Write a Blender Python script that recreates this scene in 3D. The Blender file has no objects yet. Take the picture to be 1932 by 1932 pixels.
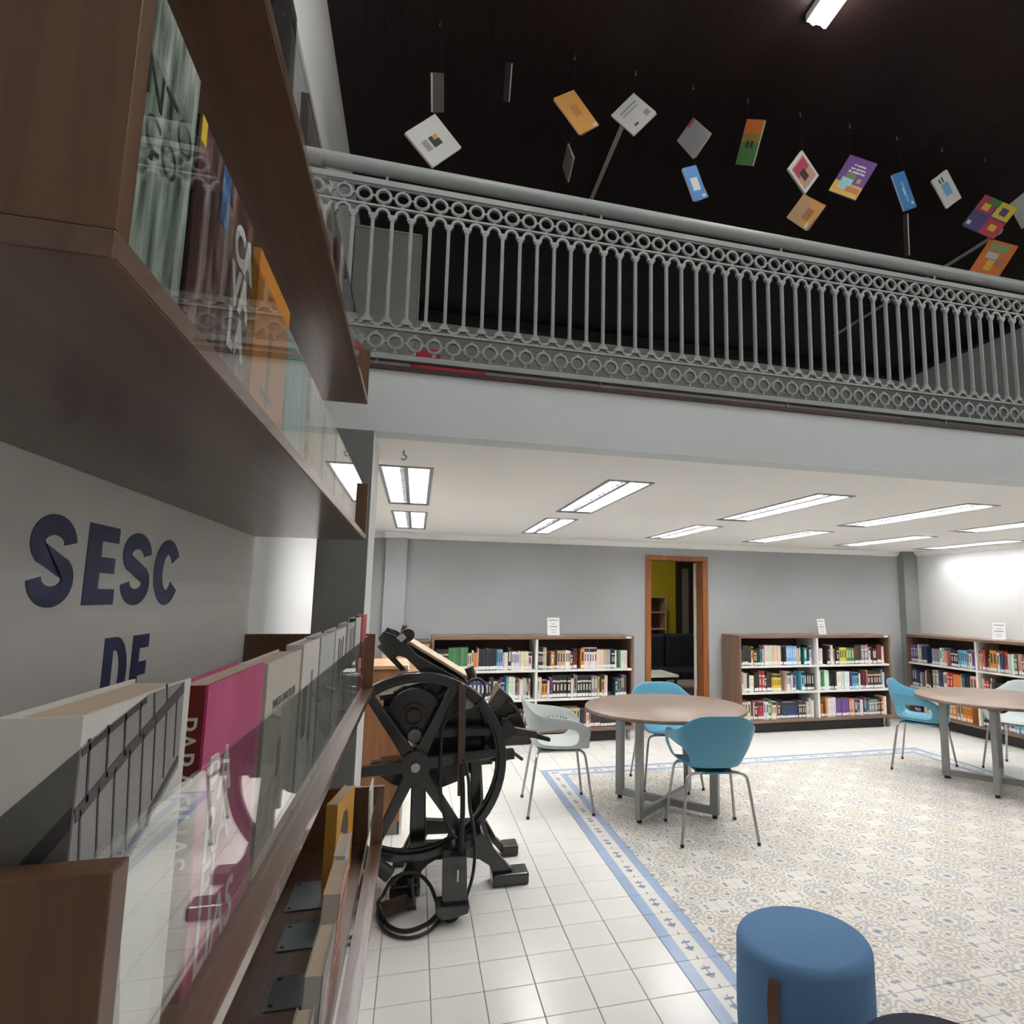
import bpy, bmesh, math, random
from mathutils import Matrix, Vector
random.seed(7)
scene = bpy.context.scene
COL = scene.collection

# ---------------------------------------------------------------- camera
cam_data = bpy.data.cameras.new('camera')
cam = bpy.data.objects.new('camera', cam_data)
COL.objects.link(cam)
F_PX, CX, CY = 1168.31, 1110.19, 980.34
cam_data.sensor_fit = 'HORIZONTAL'
cam_data.sensor_width = 36.0
cam_data.lens = F_PX / 1932.0 * 36.0
cam_data.shift_x = (966.0 - CX) / 1932.0
cam_data.shift_y = (CY - 966.0) / 1932.0
cam_data.clip_start = 0.02
yaw, pitch, roll = 0.26763, 0.12785, -0.012669
fwd = Vector((math.sin(yaw) * math.cos(pitch), math.cos(yaw) * math.cos(pitch), math.sin(pitch)))
right0 = Vector((math.cos(yaw), -math.sin(yaw), 0))
down0 = fwd.cross(right0)
right = right0 * math.cos(roll) + down0 * math.sin(roll)
down = -right0 * math.sin(roll) + down0 * math.cos(roll)
up = -down
cam.matrix_world = Matrix(((right.x, up.x, -fwd.x, 0), (right.y, up.y, -fwd.y, 0), (right.z, up.z, -fwd.z, 1.5), (0, 0, 0, 1)))
scene.camera = cam

# ---------------------------------------------------------------- world and exposure
world = bpy.data.worlds.new('world')
scene.world = world
world.use_nodes = True
world.node_tree.nodes['Background'].inputs[0].default_value = (0.6, 0.65, 0.7, 1)
world.node_tree.nodes['Background'].inputs[1].default_value = 0.15
scene.view_settings.view_transform = 'Standard'
scene.view_settings.look = 'None'
scene.view_settings.gamma = 1.0
scene.view_settings.use_curve_mapping = False
scene.view_settings.exposure = 1.3
TROFFER = 31.0      # emission of the fluorescent tubes under the balcony
HIGH_TUBE = 18.0    # emission of the tubes on the high dark ceiling

# ---------------------------------------------------------------- materials
MATS = {}
def new_mat(name):
    m = bpy.data.materials.new(name); m.use_nodes = True
    nt = m.node_tree
    return m, nt, nt.nodes['Principled BSDF']
def mat(name, col, rough=0.5, metal=0.0, var=0.0, vscale=8.0, bump=0.0, bscale=60.0, spec=0.5, coat=0.0):
    """plain procedural material: colour with noise variation and fine relief"""
    if name in MATS: return MATS[name]
    m, nt, b = new_mat(name)
    b.inputs['Base Color'].default_value = (*col, 1)
    b.inputs['Roughness'].default_value = rough
    b.inputs['Metallic'].default_value = metal
    b.inputs['Specular IOR Level'].default_value = spec
    b.inputs['Coat Weight'].default_value = coat
    tc = nt.nodes.new('ShaderNodeTexCoord')
    if var > 0:
        n = nt.nodes.new('ShaderNodeTexNoise'); n.inputs['Scale'].default_value = vscale; n.inputs['Detail'].default_value = 4
        nt.links.new(tc.outputs['Object'], n.inputs['Vector'])
        mx = nt.nodes.new('ShaderNodeMix'); mx.data_type = 'RGBA'
        mx.inputs['A'].default_value = (*[c * (1 - var) for c in col], 1)
        mx.inputs['B'].default_value = (*[min(1, c * (1 + var)) for c in col], 1)
        nt.links.new(n.outputs['Fac'], mx.inputs['Factor'])
        nt.links.new(mx.outputs['Result'], b.inputs['Base Color'])
    if bump > 0:
        n2 = nt.nodes.new('ShaderNodeTexNoise'); n2.inputs['Scale'].default_value = bscale; n2.inputs['Detail'].default_value = 3
        nt.links.new(tc.outputs['Object'], n2.inputs['Vector'])
        bp = nt.nodes.new('ShaderNodeBump'); bp.inputs['Strength'].default_value = bump; bp.inputs['Distance'].default_value = 0.004
        nt.links.new(n2.outputs['Fac'], bp.inputs['Height'])
        nt.links.new(bp.outputs['Normal'], b.inputs['Normal'])
    MATS[name] = m
    return m
def wood(name, dark, light, rough=0.4, axis='Y', freq=1.0, coat=0.0, spec=0.5):
    """long-grained wood: noise stretched along one axis"""
    if name in MATS: return MATS[name]
    m, nt, b = new_mat(name)
    tc = nt.nodes.new('ShaderNodeTexCoord')
    mp = nt.nodes.new('ShaderNodeMapping')
    sc = {'X': (1.2, 30, 30), 'Y': (30, 1.2, 30), 'Z': (30, 30, 1.2)}[axis]
    mp.inputs['Scale'].default_value = [s * freq for s in sc]
    nt.links.new(tc.outputs['Object'], mp.inputs['Vector'])
    n = nt.nodes.new('ShaderNodeTexNoise'); n.inputs['Scale'].default_value = 1.0; n.inputs['Detail'].default_value = 6
    n.inputs['Distortion'].default_value = 0.6
    nt.links.new(mp.outputs['Vector'], n.inputs['Vector'])
    cr = nt.nodes.new('ShaderNodeValToRGB')
    cr.color_ramp.elements[0].position = 0.3; cr.color_ramp.elements[0].color = (*dark, 1)
    cr.color_ramp.elements[1].position = 0.72; cr.color_ramp.elements[1].color = (*light, 1)
    nt.links.new(n.outputs['Fac'], cr.inputs['Fac'])
    nt.links.new(cr.outputs['Color'], b.inputs['Base Color'])
    b.inputs['Roughness'].default_value = rough
    b.inputs['Coat Weight'].default_value = coat; b.inputs['Coat Roughness'].default_value = 0.16
    b.inputs['Specular IOR Level'].default_value = spec
    MATS[name] = m
    return m
def emit(name, col, strength):
    if name in MATS: return MATS[name]
    m, nt, b = new_mat(name)
    b.inputs['Base Color'].default_value = (0.9, 0.9, 0.9, 1)
    b.inputs['Emission Color'].default_value = (*col, 1)
    b.inputs['Emission Strength'].default_value = strength
    MATS[name] = m
    return m
def glass(name, tint=(0.97, 0.985, 0.98), ior=1.5, gain=1.0):
    """thin clear pane: see-through with a Fresnel reflection"""
    if name in MATS: return MATS[name]
    m, nt, b = new_mat(name)
    nt.nodes.remove(b)
    out = nt.nodes['Material Output']
    tr = nt.nodes.new('ShaderNodeBsdfTransparent'); tr.inputs[0].default_value = (*tint, 1)
    gl = nt.nodes.new('ShaderNodeBsdfGlossy'); gl.inputs['Roughness'].default_value = 0.0
    gl.inputs['Color'].default_value = (1, 1, 1, 1)
    fr = nt.nodes.new('ShaderNodeFresnel'); fr.inputs['IOR'].default_value = ior
    gm = nt.nodes.new('ShaderNodeNewGeometry')      # same Fresnel on both faces of the thin pane
    mr = nt.nodes.new('ShaderNodeMapRange'); mr.inputs['To Min'].default_value = ior; mr.inputs['To Max'].default_value = 1.0 / ior
    nt.links.new(gm.outputs['Backfacing'], mr.inputs['Value']); nt.links.new(mr.outputs[0], fr.inputs['IOR'])
    mx = nt.nodes.new('ShaderNodeMixShader')
    nt.links.new(fr.outputs[0], mx.inputs[0]); nt.links.new(tr.outputs[0], mx.inputs[1]); nt.links.new(gl.outputs[0], mx.inputs[2])
    nt.links.new(mx.outputs[0], out.inputs['Surface'])
    MATS[name] = m
    return m

class Ex:
    """tiny expression helper for math nodes"""
    def __init__(s, nt, sock): s.nt = nt; s.k = sock
    def _op(s, op, o=None, o2=None):
        n = s.nt.nodes.new('ShaderNodeMath'); n.operation = op
        for i, v in enumerate((s, o, o2)):
            if v is None: continue
            if isinstance(v, Ex): s.nt.links.new(v.k, n.inputs[i])
            else: n.inputs[i].default_value = v
        return Ex(s.nt, n.outputs[0])
    def __add__(s, o): return s._op('ADD', o)
    def __sub__(s, o): return s._op('SUBTRACT', o)
    def __mul__(s, o): return s._op('MULTIPLY', o)
    def __truediv__(s, o): return s._op('DIVIDE', o)
    def abs(s): return s._op('ABSOLUTE')
    def fract(s): return s._op('FRACT')
    def floor(s): return s._op('FLOOR')
    def sqrt(s): return s._op('SQRT')
    def sin(s): return s._op('SINE')
    def lt(s, o): return s._op('LESS_THAN', o)
    def gt(s, o): return s._op('GREATER_THAN', o)
    def mx(s, o): return s._op('MAXIMUM', o)
    def mn(s, o): return s._op('MINIMUM', o)
    def band(s, c, w, soft=0.012):      # 1 inside |s-c|<w with a soft edge
        d = (s - c).abs()
        n = s.nt.nodes.new('ShaderNodeMapRange'); n.interpolation_type = 'SMOOTHSTEP'
        n.inputs['From Min'].default_value = w + soft; n.inputs['From Max'].default_value = max(0, w - soft)
        s.nt.links.new(d.k, n.inputs['Value'])
        return Ex(s.nt, n.outputs[0])
    def arctan2(s, o): return s._op('ARCTAN2', o)
def mix_col(nt, fac, a, b):
    n = nt.nodes.new('ShaderNodeMix'); n.data_type = 'RGBA'
    nt.links.new(fac.k, n.inputs['Factor'])
    for v, k in ((a, 'A'), (b, 'B')):
        if isinstance(v, tuple): n.inputs[k].default_value = (*v, 1)
        else: nt.links.new(v, n.inputs[k])
    return n.outputs['Result']
def world_xy(nt):
    g = nt.nodes.new('ShaderNodeNewGeometry'); sp = nt.nodes.new('ShaderNodeSeparateXYZ')
    nt.links.new(g.outputs['Position'], sp.inputs[0])
    return Ex(nt, sp.outputs[0]), Ex(nt, sp.outputs[1])

# ---------------------------------------------------------------- mesh helpers
class MB:
    def __init__(s): s.v = []; s.f = []; s.m = []; s.sm = []
    def _add(s, vs, fs, mi=0, smooth=False):
        o = len(s.v); s.v += [tuple(v) for v in vs]
        for f in fs: s.f.append(tuple(i + o for i in f)); s.m.append(mi); s.sm.append(smooth)
        return s
    def box(s, x0, y0, z0, x1, y1, z1, mi=0):
        vs = [(x0, y0, z0), (x1, y0, z0), (x1, y1, z0), (x0, y1, z0), (x0, y0, z1), (x1, y0, z1), (x1, y1, z1), (x0, y1, z1)]
        return s._add(vs, [(0, 3, 2, 1), (4, 5, 6, 7), (0, 1, 5, 4), (1, 2, 6, 5), (2, 3, 7, 6), (3, 0, 4, 7)], mi)
    def obox(s, c, ex, ey, ez, mi=0):
        c, ex, ey, ez = map(Vector, (c, ex, ey, ez))
        vs = [c + ex * a + ey * b + ez * d for d in (-1, 1) for a, b in ((-1, -1), (1, -1), (1, 1), (-1, 1))]
        fs = [(0, 3, 2, 1), (4, 5, 6, 7), (0, 1, 5, 4), (1, 2, 6, 5), (2, 3, 7, 6), (3, 0, 4, 7)]
        if ex.cross(ey).dot(ez) < 0: fs = [f[::-1] for f in fs]
        return s._add(vs, fs, mi)
    def bar(s, p0, p1, w, h, mi=0, upv=(0, 0, 1)):
        p0, p1 = Vector(p0), Vector(p1); d = p1 - p0
        sd = d.cross(Vector(upv))
        if sd.length < 1e-6: sd = d.cross(Vector((0, 1, 0)))
        sd.normalize(); u = sd.cross(d).normalized()
        return s.obox((p0 + p1) / 2, d / 2, sd * w / 2, u * h / 2, mi)
    def prism(s, poly, a0, a1, plane='xz', mi=0):
        n = len(poly)
        mk = {'xz': lambda p, a: (p[0], a, p[1]), 'yz': lambda p, a: (a, p[0], p[1]), 'xy': lambda p, a: (p[0], p[1], a)}[plane]
        area = sum(poly[i][0] * poly[(i + 1) % n][1] - poly[(i + 1) % n][0] * poly[i][1] for i in range(n))
        if area < 0: poly = poly[::-1]
        vs = [mk(p, a0) for p in poly] + [mk(p, a1) for p in poly]
        A = tuple(range(n)); B = tuple(range(n, 2 * n))
        sides = [(i, (i + 1) % n, n + (i + 1) % n, n + i) for i in range(n)]
        fs = [A, B[::-1]] + [q[::-1] for q in sides]
        if plane != 'xz': fs = [f[::-1] for f in fs]
        if a1 < a0: fs = [f[::-1] for f in fs]
        return s._add(vs, fs, mi)
    def cyl(s, p0, p1, r0, r1=None, n=16, mi=0, caps=True):
        p0, p1 = Vector(p0), Vector(p1); r1 = r0 if r1 is None else r1
        d = (p1 - p0).normalized(); a = d.orthogonal().normalized(); b = d.cross(a)
        vs = []
        for p, r in ((p0, r0), (p1, r1)):
            for i in range(n):
                t = 2 * math.pi * i / n; vs.append(p + a * math.cos(t) * r + b * math.sin(t) * r)
        s._add(vs, [(i, (i + 1) % n, n + (i + 1) % n, n + i) for i in range(n)], mi, True)
        if caps: s._add(vs, [tuple(range(n))[::-1], tuple(range(n, 2 * n))], mi)
        return s
    def tube(s, path, r, n=8, mi=0, closed=False, caps=True):
        P = [Vector(p) for p in path]; m = len(P); vs = []; prev = None
        for i in range(m):
            if closed: t = P[(i + 1) % m] - P[i - 1]
            else: t = P[min(i + 1, m - 1)] - P[max(i - 1, 0)]
            t.normalize()
            if prev is None: a = t.orthogonal().normalized()
            else:
                a = prev - t * prev.dot(t)
                a = a.normalized() if a.length > 1e-6 else t.orthogonal().normalized()
            prev = a; b = t.cross(a)
            rr = r[i] if isinstance(r, (list, tuple)) else r
            for k in range(n):
                th = 2 * math.pi * k / n; vs.append(P[i] + a * math.cos(th) * rr + b * math.sin(th) * rr)
        fs = []
        for i in range(m if closed else m - 1):
            j = (i + 1) % m
            for k in range(n): fs.append((i * n + k, i * n + (k + 1) % n, j * n + (k + 1) % n, j * n + k))
        s._add(vs, fs, mi, True)
        if caps and not closed: s._add(vs, [tuple(range(n))[::-1], tuple(range((m - 1) * n, m * n))], mi)
        return s
    def ring(s, c, axis, R, w, h, n=32, mi=0, smooth=True):
        """flat annulus: outer radius R, radial width w, thickness h along the axis"""
        ax = Vector(axis).normalized(); a = ax.orthogonal().normalized(); b = ax.cross(a); c = Vector(c); vs = []
        for i in range(n):
            t = 2 * math.pi * i / n; d = a * math.cos(t) + b * math.sin(t)
            vs += [c + d * R - ax * h / 2, c + d * R + ax * h / 2, c + d * (R - w) + ax * h / 2, c + d * (R - w) - ax * h / 2]
        fs = []
        for i in range(n):
            j = (i + 1) % n
            for k in range(4): fs.append((i * 4 + k, j * 4 + k, j * 4 + (k + 1) % 4, i * 4 + (k + 1) % 4))
        return s._add(vs, fs, mi, False)
    def lathe(s, prof, c=(0, 0, 0), n=32, mi=0, smooth=True):
        vs = []; m = len(prof)
        for i in range(n):
            t = 2 * math.pi * i / n
            for r, z in prof: vs.append((c[0] + r * math.cos(t), c[1] + r * math.sin(t), c[2] + z))
        fs = []
        for i in range(n):
            j = (i + 1) % n
            for k in range(m - 1): fs.append((i * m + k, j * m + k, j * m + k + 1, i * m + k + 1))
        return s._add(vs, fs, mi, smooth)
    def mesh(s, name, mats):
        me = bpy.data.meshes.new(name); me.from_pydata(s.v, [], s.f)
        for m in (mats if isinstance(mats, (list, tuple)) else [mats]): me.materials.append(m)
        me.polygons.foreach_set('material_index', s.m)
        me.polygons.foreach_set('use_smooth', s.sm)
        me.update()
        return me
    def build(s, name, mats, parent=None, bevel=0.0, seg=2):
        o = bpy.data.objects.new(name, s.mesh(name, mats)); COL.objects.link(o)
        if parent is not None: o.parent = parent
        if bevel > 0:
            b = o.modifiers.new('bevel', 'BEVEL'); b.width = bevel; b.segments = seg; b.limit_method = 'ANGLE'; b.angle_limit = 0.7
        return o
def tag(o, label=None, cat=None, group=None, kind=None):
    if label: o['label'] = label
    if cat: o['category'] = cat
    if group: o['group'] = group
    if kind: o['kind'] = kind
    return o
def thing(name, label, cat, loc=(0, 0, 0), rz=0.0, group=None):
    o = bpy.data.objects.new(name, None); COL.objects.link(o)
    o.location = loc; o.rotation_euler = (0, 0, rz); o.empty_display_size = 0.1
    return tag(o, label, cat, group)
def struct(o, label=None):
    o['kind'] = 'structure'
    if label: o['label'] = label
    return o
def copy_tree(root, loc=None, rz=None, label=None, parent=None):
    c = root.copy(); COL.objects.link(c)
    if parent is not None: c.parent = parent
    if loc is not None: c.location = loc
    if rz is not None: c.rotation_euler = (0, 0, rz)
    if label: c['label'] = label
    for ch in list(root.children): copy_tree(ch, parent=c)
    return c
def text_obj(name, body, size, m, parent, mtx, extrude=0.001, offset=0.0, sx=1.0, align='LEFT', spacing=1.0):
    cu = bpy.data.curves.new(name, 'FONT'); cu.body = body; cu.size = size; cu.extrude = extrude; cu.offset = offset
    cu.align_x = align; cu.space_character = spacing; cu.resolution_u = 4
    t = bpy.data.objects.new(name + '_tmp', cu); COL.objects.link(t)
    dg = bpy.context.evaluated_depsgraph_get()
    me = bpy.data.meshes.new_from_object(t.evaluated_get(dg))
    bpy.data.objects.remove(t); bpy.data.curves.remove(cu)
    me.materials.clear(); me.materials.append(m)
    me.transform(mtx @ Matrix.Diagonal((sx, 1, 1, 1)))
    o = bpy.data.objects.new(name, me); COL.objects.link(o)
    if parent is not None: o.parent = parent
    return o
def smooth_path(pts, k=6):
    P = [Vector(p) for p in pts]; out = []
    for i in range(len(P) - 1):
        p0 = P[max(i - 1, 0)]; p1 = P[i]; p2 = P[i + 1]; p3 = P[min(i + 2, len(P) - 1)]
        for j in range(k):
            t = j / k
            out.append(0.5 * ((2 * p1) + (p2 - p0) * t + (2 * p0 - 5 * p1 + 4 * p2 - p3) * t * t + (3 * p1 - p0 - 3 * p2 + p3) * t ** 3))
    out.append(P[-1])
    return out
def project(x, y, z):
    d = Vector((x, y, z - 1.5))
    w = d.dot(fwd)
    if w < 0.05: return None
    return (d.dot(right) / w * F_PX + CX, d.dot(down) / w * F_PX + CY)

# shared materials
WALNUT = wood('walnut_laminate', (0.075, 0.034, 0.018), (0.15, 0.075, 0.042), 0.34, 'Y', 1.0, 0.35)
WALNUT_X = wood('walnut_laminate_cross', (0.085, 0.046, 0.031), (0.16, 0.092, 0.062), 0.42, 'X')
WALNUT_Z = wood('walnut_laminate_upright', (0.085, 0.038, 0.017), (0.17, 0.085, 0.042), 0.42, 'Z')
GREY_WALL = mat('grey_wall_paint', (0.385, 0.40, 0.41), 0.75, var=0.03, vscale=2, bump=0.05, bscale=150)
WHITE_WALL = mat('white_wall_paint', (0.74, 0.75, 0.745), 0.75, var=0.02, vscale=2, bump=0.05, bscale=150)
WHITE_PAINT = mat('white_ceiling_paint', (0.90, 0.895, 0.87), 0.8, var=0.02, vscale=2)
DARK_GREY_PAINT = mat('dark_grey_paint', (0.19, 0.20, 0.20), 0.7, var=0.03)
BLACK_IRON = mat('black_cast_iron', (0.013, 0.013, 0.014), 0.22, 0.0, var=0.5, vscale=25, bump=0.03, bscale=60, spec=0.8)
WORN_IRON = mat('worn_brown_iron', (0.06, 0.045, 0.037), 0.45, 0.4, var=0.45, vscale=22, bump=0.2, bscale=70)
STEEL = mat('brushed_steel', (0.42, 0.42, 0.41), 0.32, 0.9, var=0.08, vscale=30)
GREY_STEEL = mat('grey_painted_steel', (0.27, 0.275, 0.275), 0.4, 0.2, var=0.05)
WHITE_LAM = mat('white_laminate', (0.75, 0.745, 0.72), 0.45)
PAPER = mat('paper', (0.72, 0.69, 0.62), 0.8, var=0.06, vscale=40)
CASE_X = wood('bookcase_laminate_cross', (0.14, 0.082, 0.058), (0.23, 0.145, 0.105), 0.42, 'X')
CASE_Z = wood('bookcase_laminate_upright', (0.14, 0.08, 0.055), (0.22, 0.135, 0.095), 0.42, 'Z')
BLACK = mat('black_plastic', (0.012, 0.012, 0.013), 0.5)

# ================================================================ THE SETTING
XL, XR, YB, YF, YN = -0.62, 6.50, 7.0, 2.68, -3.0     # left, right, back wall; balcony edge; wall behind the camera
ZC, ZB, ZU = 2.19, 2.475, 4.73                        # low ceiling, balcony floor, high ceiling

# ---- floor: grout bed with single tiles
T = 0.19965; GX, GY = -0.2783, 2.9992
grout = mat('cement_grout', (0.23, 0.225, 0.215), 0.9, var=0.15, vscale=30)
floor = struct(MB().box(XL - 0.9, YN, -0.10, XR, YB + 3.2, -0.004).build('floor', grout))

def tile_mat(name, base, shade, rough):
    m, nt, b = new_mat(name)
    x, y = world_xy(nt)
    n = nt.nodes.new('ShaderNodeTexNoise'); n.inputs['Scale'].default_value = 3.0; n.inputs['Detail'].default_value = 5
    g = nt.nodes.new('ShaderNodeNewGeometry'); nt.links.new(g.outputs['Position'], n.inputs['Vector'])
    wn = nt.nodes.new('ShaderNodeTexWhiteNoise'); wn.noise_dimensions = '2D'
    cx = ((x - GX) / T).floor(); cy = ((y - GY) / T).floor()
    cb = nt.nodes.new('ShaderNodeCombineXYZ'); nt.links.new(cx.k, cb.inputs[0]); nt.links.new(cy.k, cb.inputs[1])
    nt.links.new(cb.outputs[0], wn.inputs['Vector'])
    f = Ex(nt, n.outputs['Fac']) * 0.6 + Ex(nt, wn.outputs['Value']) * 0.4
    nt.links.new(mix_col(nt, f, shade, base), b.inputs['Base Color'])
    b.inputs['Roughness'].default_value = rough
    return m, nt, b, x, y
white_tile_mat = tile_mat('glazed_white_tile', (0.85, 0.845, 0.81), (0.78, 0.775, 0.745), 0.2)[0]

# border tile: pale blue bands, white middle strip with a blue chain of leaf motifs
BX0, BX1, BY1 = GX + 7 * T, GX + 27 * T, GY + 13 * T
def border_material():
    m, nt, b, x, y = tile_mat('blue_border_tile', (0.80, 0.785, 0.74), (0.74, 0.72, 0.68), 0.25)
    base = b.inputs['Base Color'].links[0].from_socket
    # distance in tiles from the outer edge of the border frame
    u = ((x - BX0) / T).mn((x * -1.0 + BX1) / T).mn((y * -1.0 + BY1) / T)
    blue = u.band(0.13, 0.155, 0.02).mx(u.band(0.87, 0.135, 0.02))
    # chain motif along the strip, one repeat per tile
    along_y = ((x - BX0) / T).mn((x * -1.0 + BX1) / T).lt((y * -1.0 + BY1) / T)
    s = ((y - GY) / T) * along_y + ((x - GX) / T) * (along_y * -1.0 + 1.0)
    p = s.fract()
    w = (u - 0.5).abs()
    leafA = (((p - 0.40).abs() * 3.0) + w * 6.0).band(0.0, 0.42, 0.05) * w.gt(0.018)
    bar = p.band(0.44, 0.035, 0.01) * w.lt(0.10)
    bar2 = p.band(0.66, 0.035, 0.01) * w.lt(0.10)
    stem = w.lt(0.014) * p.band(0.55, 0.22, 0.02)
    tip = (((p - 0.05).abs() * 4.0) + w * 14.0).band(0.0, 0.35, 0.05)
    motif = leafA.mx(bar).mx(bar2).mx(stem).mx(tip)
    c = mix_col(nt, motif, base, (0.20, 0.25, 0.36))
    c = mix_col(nt, blue, c, (0.34, 0.43, 0.61))
    nt.links.new(c, b.inputs['Base Color'])
    return m
border_mat = border_material()

def carpet_material():
    m, nt, b, x, y = tile_mat('patterned_cement_tile', (0.78, 0.75, 0.70), (0.70, 0.67, 0.62), 0.3)
    base = b.inputs['Base Color'].links[0].from_socket
    P2 = 2 * T
    a = (((x - GX) / P2).fract() - 0.5).abs() * 2.0       # mirrored over a two-tile repeat
    c = (((y - GY) / P2).fract() - 0.5).abs() * 2.0
    d = lambda px, py: ((a - px) * (a - px) + (c - py) * (c - py)).sqrt()
    r0, r1, r2 = d(0.0, 0.0), d(1.0, 1.0), d(0.5, 0.5)
    th = (c - 0.5).arctan2(a - 0.5)
    lobe = r2 - (th * 4.0).sin() * 0.07
    inner = r2.lt(0.40)
    strap = (lobe * 6.2).fract().band(0.5, 0.19, 0.05) * inner
    s1, s2 = d(0.40, 0.12), d(0.12, 0.40)
    curl = (s1 * 9.0).fract().band(0.45, 0.17, 0.05) * s1.lt(0.17)
    curl = curl.mx((s2 * 9.0).fract().band(0.45, 0.17, 0.05) * s2.lt(0.17))
    fan = ((r0 * 7.0).fract().band(0.5, 0.18, 0.05)) * r0.lt(0.30)
    beige = strap.mx(curl).mx(fan).mx(r0.band(0.45, 0.018)).mx(r1.band(0.47, 0.02))
    s3, s4 = d(0.64, 0.92), d(0.92, 0.64)
    grey = (s3 * 8.0).fract().band(0.5, 0.2, 0.05) * s3.lt(0.16)
    grey = grey.mx((s4 * 8.0).fract().band(0.5, 0.2, 0.05) * s4.lt(0.16)).mx(((r1 * 6.0).fract().band(0.5, 0.2, 0.05)) * r1.lt(0.32))
    dia = lambda px, py, w: ((a - px).abs() + (c - py).abs()).band(0.0, w, 0.012)
    blue = dia(0.5, 0.5, 0.075).mx(dia(0.06, 0.70, 0.07)).mx(dia(0.70, 0.06, 0.07)).mx(dia(1.0, 1.0, 0.07))
    blue = blue.mx(dia(0.93, 0.34, 0.06)).mx(dia(0.34, 0.93, 0.06)).mx(dia(0.27, 0.27, 0.045)).mx(dia(0.75, 0.75, 0.05))
    big = nt.nodes.new('ShaderNodeTexNoise'); big.inputs['Scale'].default_value = 1.3
    g = nt.nodes.new('ShaderNodeNewGeometry'); nt.links.new(g.outputs['Position'], big.inputs['Vector'])
    warm = mix_col(nt, Ex(nt, big.outputs['Fac']), (0.40, 0.33, 0.245), (0.44, 0.41, 0.37))
    col = mix_col(nt, beige * 0.8, base, warm)
    col = mix_col(nt, grey * 0.75, col, (0.38, 0.39, 0.41))
    col = mix_col(nt, blue * 0.9, col, (0.20, 0.24, 0.34))
    nt.links.new(col, b.inputs['Base Color'])
    return m
carpet_mat = carpet_material()

def tile_mesh(name, m):
    h = T / 2 - (0.0017 if name == 'floor_tile' else 0.0009); c = 0.0014
    mb = MB()
    vs = [(-h, -h, -0.010), (h, -h, -0.010), (h, h, -0.010), (-h, h, -0.010),
          (-h, -h, -c), (h, -h, -c), (h, h, -c), (-h, h, -c),
          (-h + c, -h + c, 0), (h - c, -h + c, 0), (h - c, h - c, 0), (-h + c, h - c, 0)]
    fs = [(8, 9, 10, 11)] + [(i, (i + 1) % 4, 4 + (i + 1) % 4, 4 + i) for i in range(4)] + [(4 + i, 4 + (i + 1) % 4, 8 + (i + 1) % 4, 8 + i) for i in range(4)]
    mb._add(vs, fs)
    return mb, mb.mesh(name, m)
kinds = {'white': ('floor_tile', white_tile_mat), 'border': ('border_tile', border_mat), 'pattern': ('patterned_tile', carpet_mat)}
lists = {k: [] for k in kinds}
for i in range(-4, 35):
    for j in range(-30, 21):
        x, y = GX + (i + 0.5) * T, GY + (j + 0.5) * T
        if x > XR or y > YB or x < XL - 0.4: continue
        if 7 <= i <= 26 and j <= 12:
            k = 'border' if (i in (7, 26) or j == 12) else 'pattern'
        else: k = 'white'
        p = project(x, y, 0)
        vis = p is not None and -40 < p[0] < 1972 and p[1] < 1980 and not (p[0] < 640)
        lists[k].append((0 if vis else 1, math.hypot(x, y), x, y))
rt = random.Random(3)
for k, (nm, m) in kinds.items():
    mb, me = tile_mesh(nm, m)
    L = sorted(lists[k])
    for n, (hid, dist, x, y) in enumerate(L):
        dz = -0.0006 * rt.random()
        if n < 300 and not hid:
            o = bpy.data.objects.new(nm, me); COL.objects.link(o); o.parent = floor; o.location = (x, y, dz)
        else: break
    rest = MB()
    for hid, dist, x, y in L[n:]:
        dz = -0.0006 * rt.random()
        rest._add([(vx + x, vy + y, vz + dz) for vx, vy, vz in mb.v], mb.f)
    if rest.v:
        o = rest.build(nm + '_field', m, floor); o['kind'] = 'stuff'

# ---- walls
DX0, DX1, DZ = 2.70, 3.385, 1.975        # clear door opening in the back wall
w = MB()
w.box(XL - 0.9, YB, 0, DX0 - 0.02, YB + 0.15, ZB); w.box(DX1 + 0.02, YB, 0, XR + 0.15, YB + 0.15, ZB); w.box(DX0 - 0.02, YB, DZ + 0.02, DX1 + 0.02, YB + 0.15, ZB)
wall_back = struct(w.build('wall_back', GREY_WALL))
struct(MB().box(XL - 0.9, YB, ZB, XR + 0.15, YB + 0.15, ZU).build('wall_back_upper', mat('upper_wall_brightened', (0.80, 0.80, 0.78), 0.75, var=0.02, vscale=2)))  # back wall paled above the balcony to make up for missing light
struct(MB().box(XR, YN, 0, XR + 0.15, YB, ZU).build('wall_right', WHITE_WALL))
struct(MB().box(XL - 0.15, YN, 0, XL, YB, ZU).build('wall_left', WHITE_WALL))
struct(MB().box(XL - 0.15, YN - 0.15, 0, XR + 0.15, YN, ZU).build('wall_front', WHITE_WALL))
# corner pillars of the back wall
struct(MB().box(-0.335, YB - 0.10, 0, -0.114, YB, ZC).build('pillar_left', GREY_WALL, None, 0.004))
struct(MB().box(6.275, YB - 0.115, 0, XR, YB, ZC).build('pillar_right', mat('grey_pillar_paint', (0.27, 0.285, 0.28), 0.75, var=0.03), None, 0.004))
# column under the balcony edge: grey front, white sides
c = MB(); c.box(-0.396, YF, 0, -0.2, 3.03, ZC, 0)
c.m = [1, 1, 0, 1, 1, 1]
struct(c.build('column', [DARK_GREY_PAINT, WHITE_WALL], None, 0.003))

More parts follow.
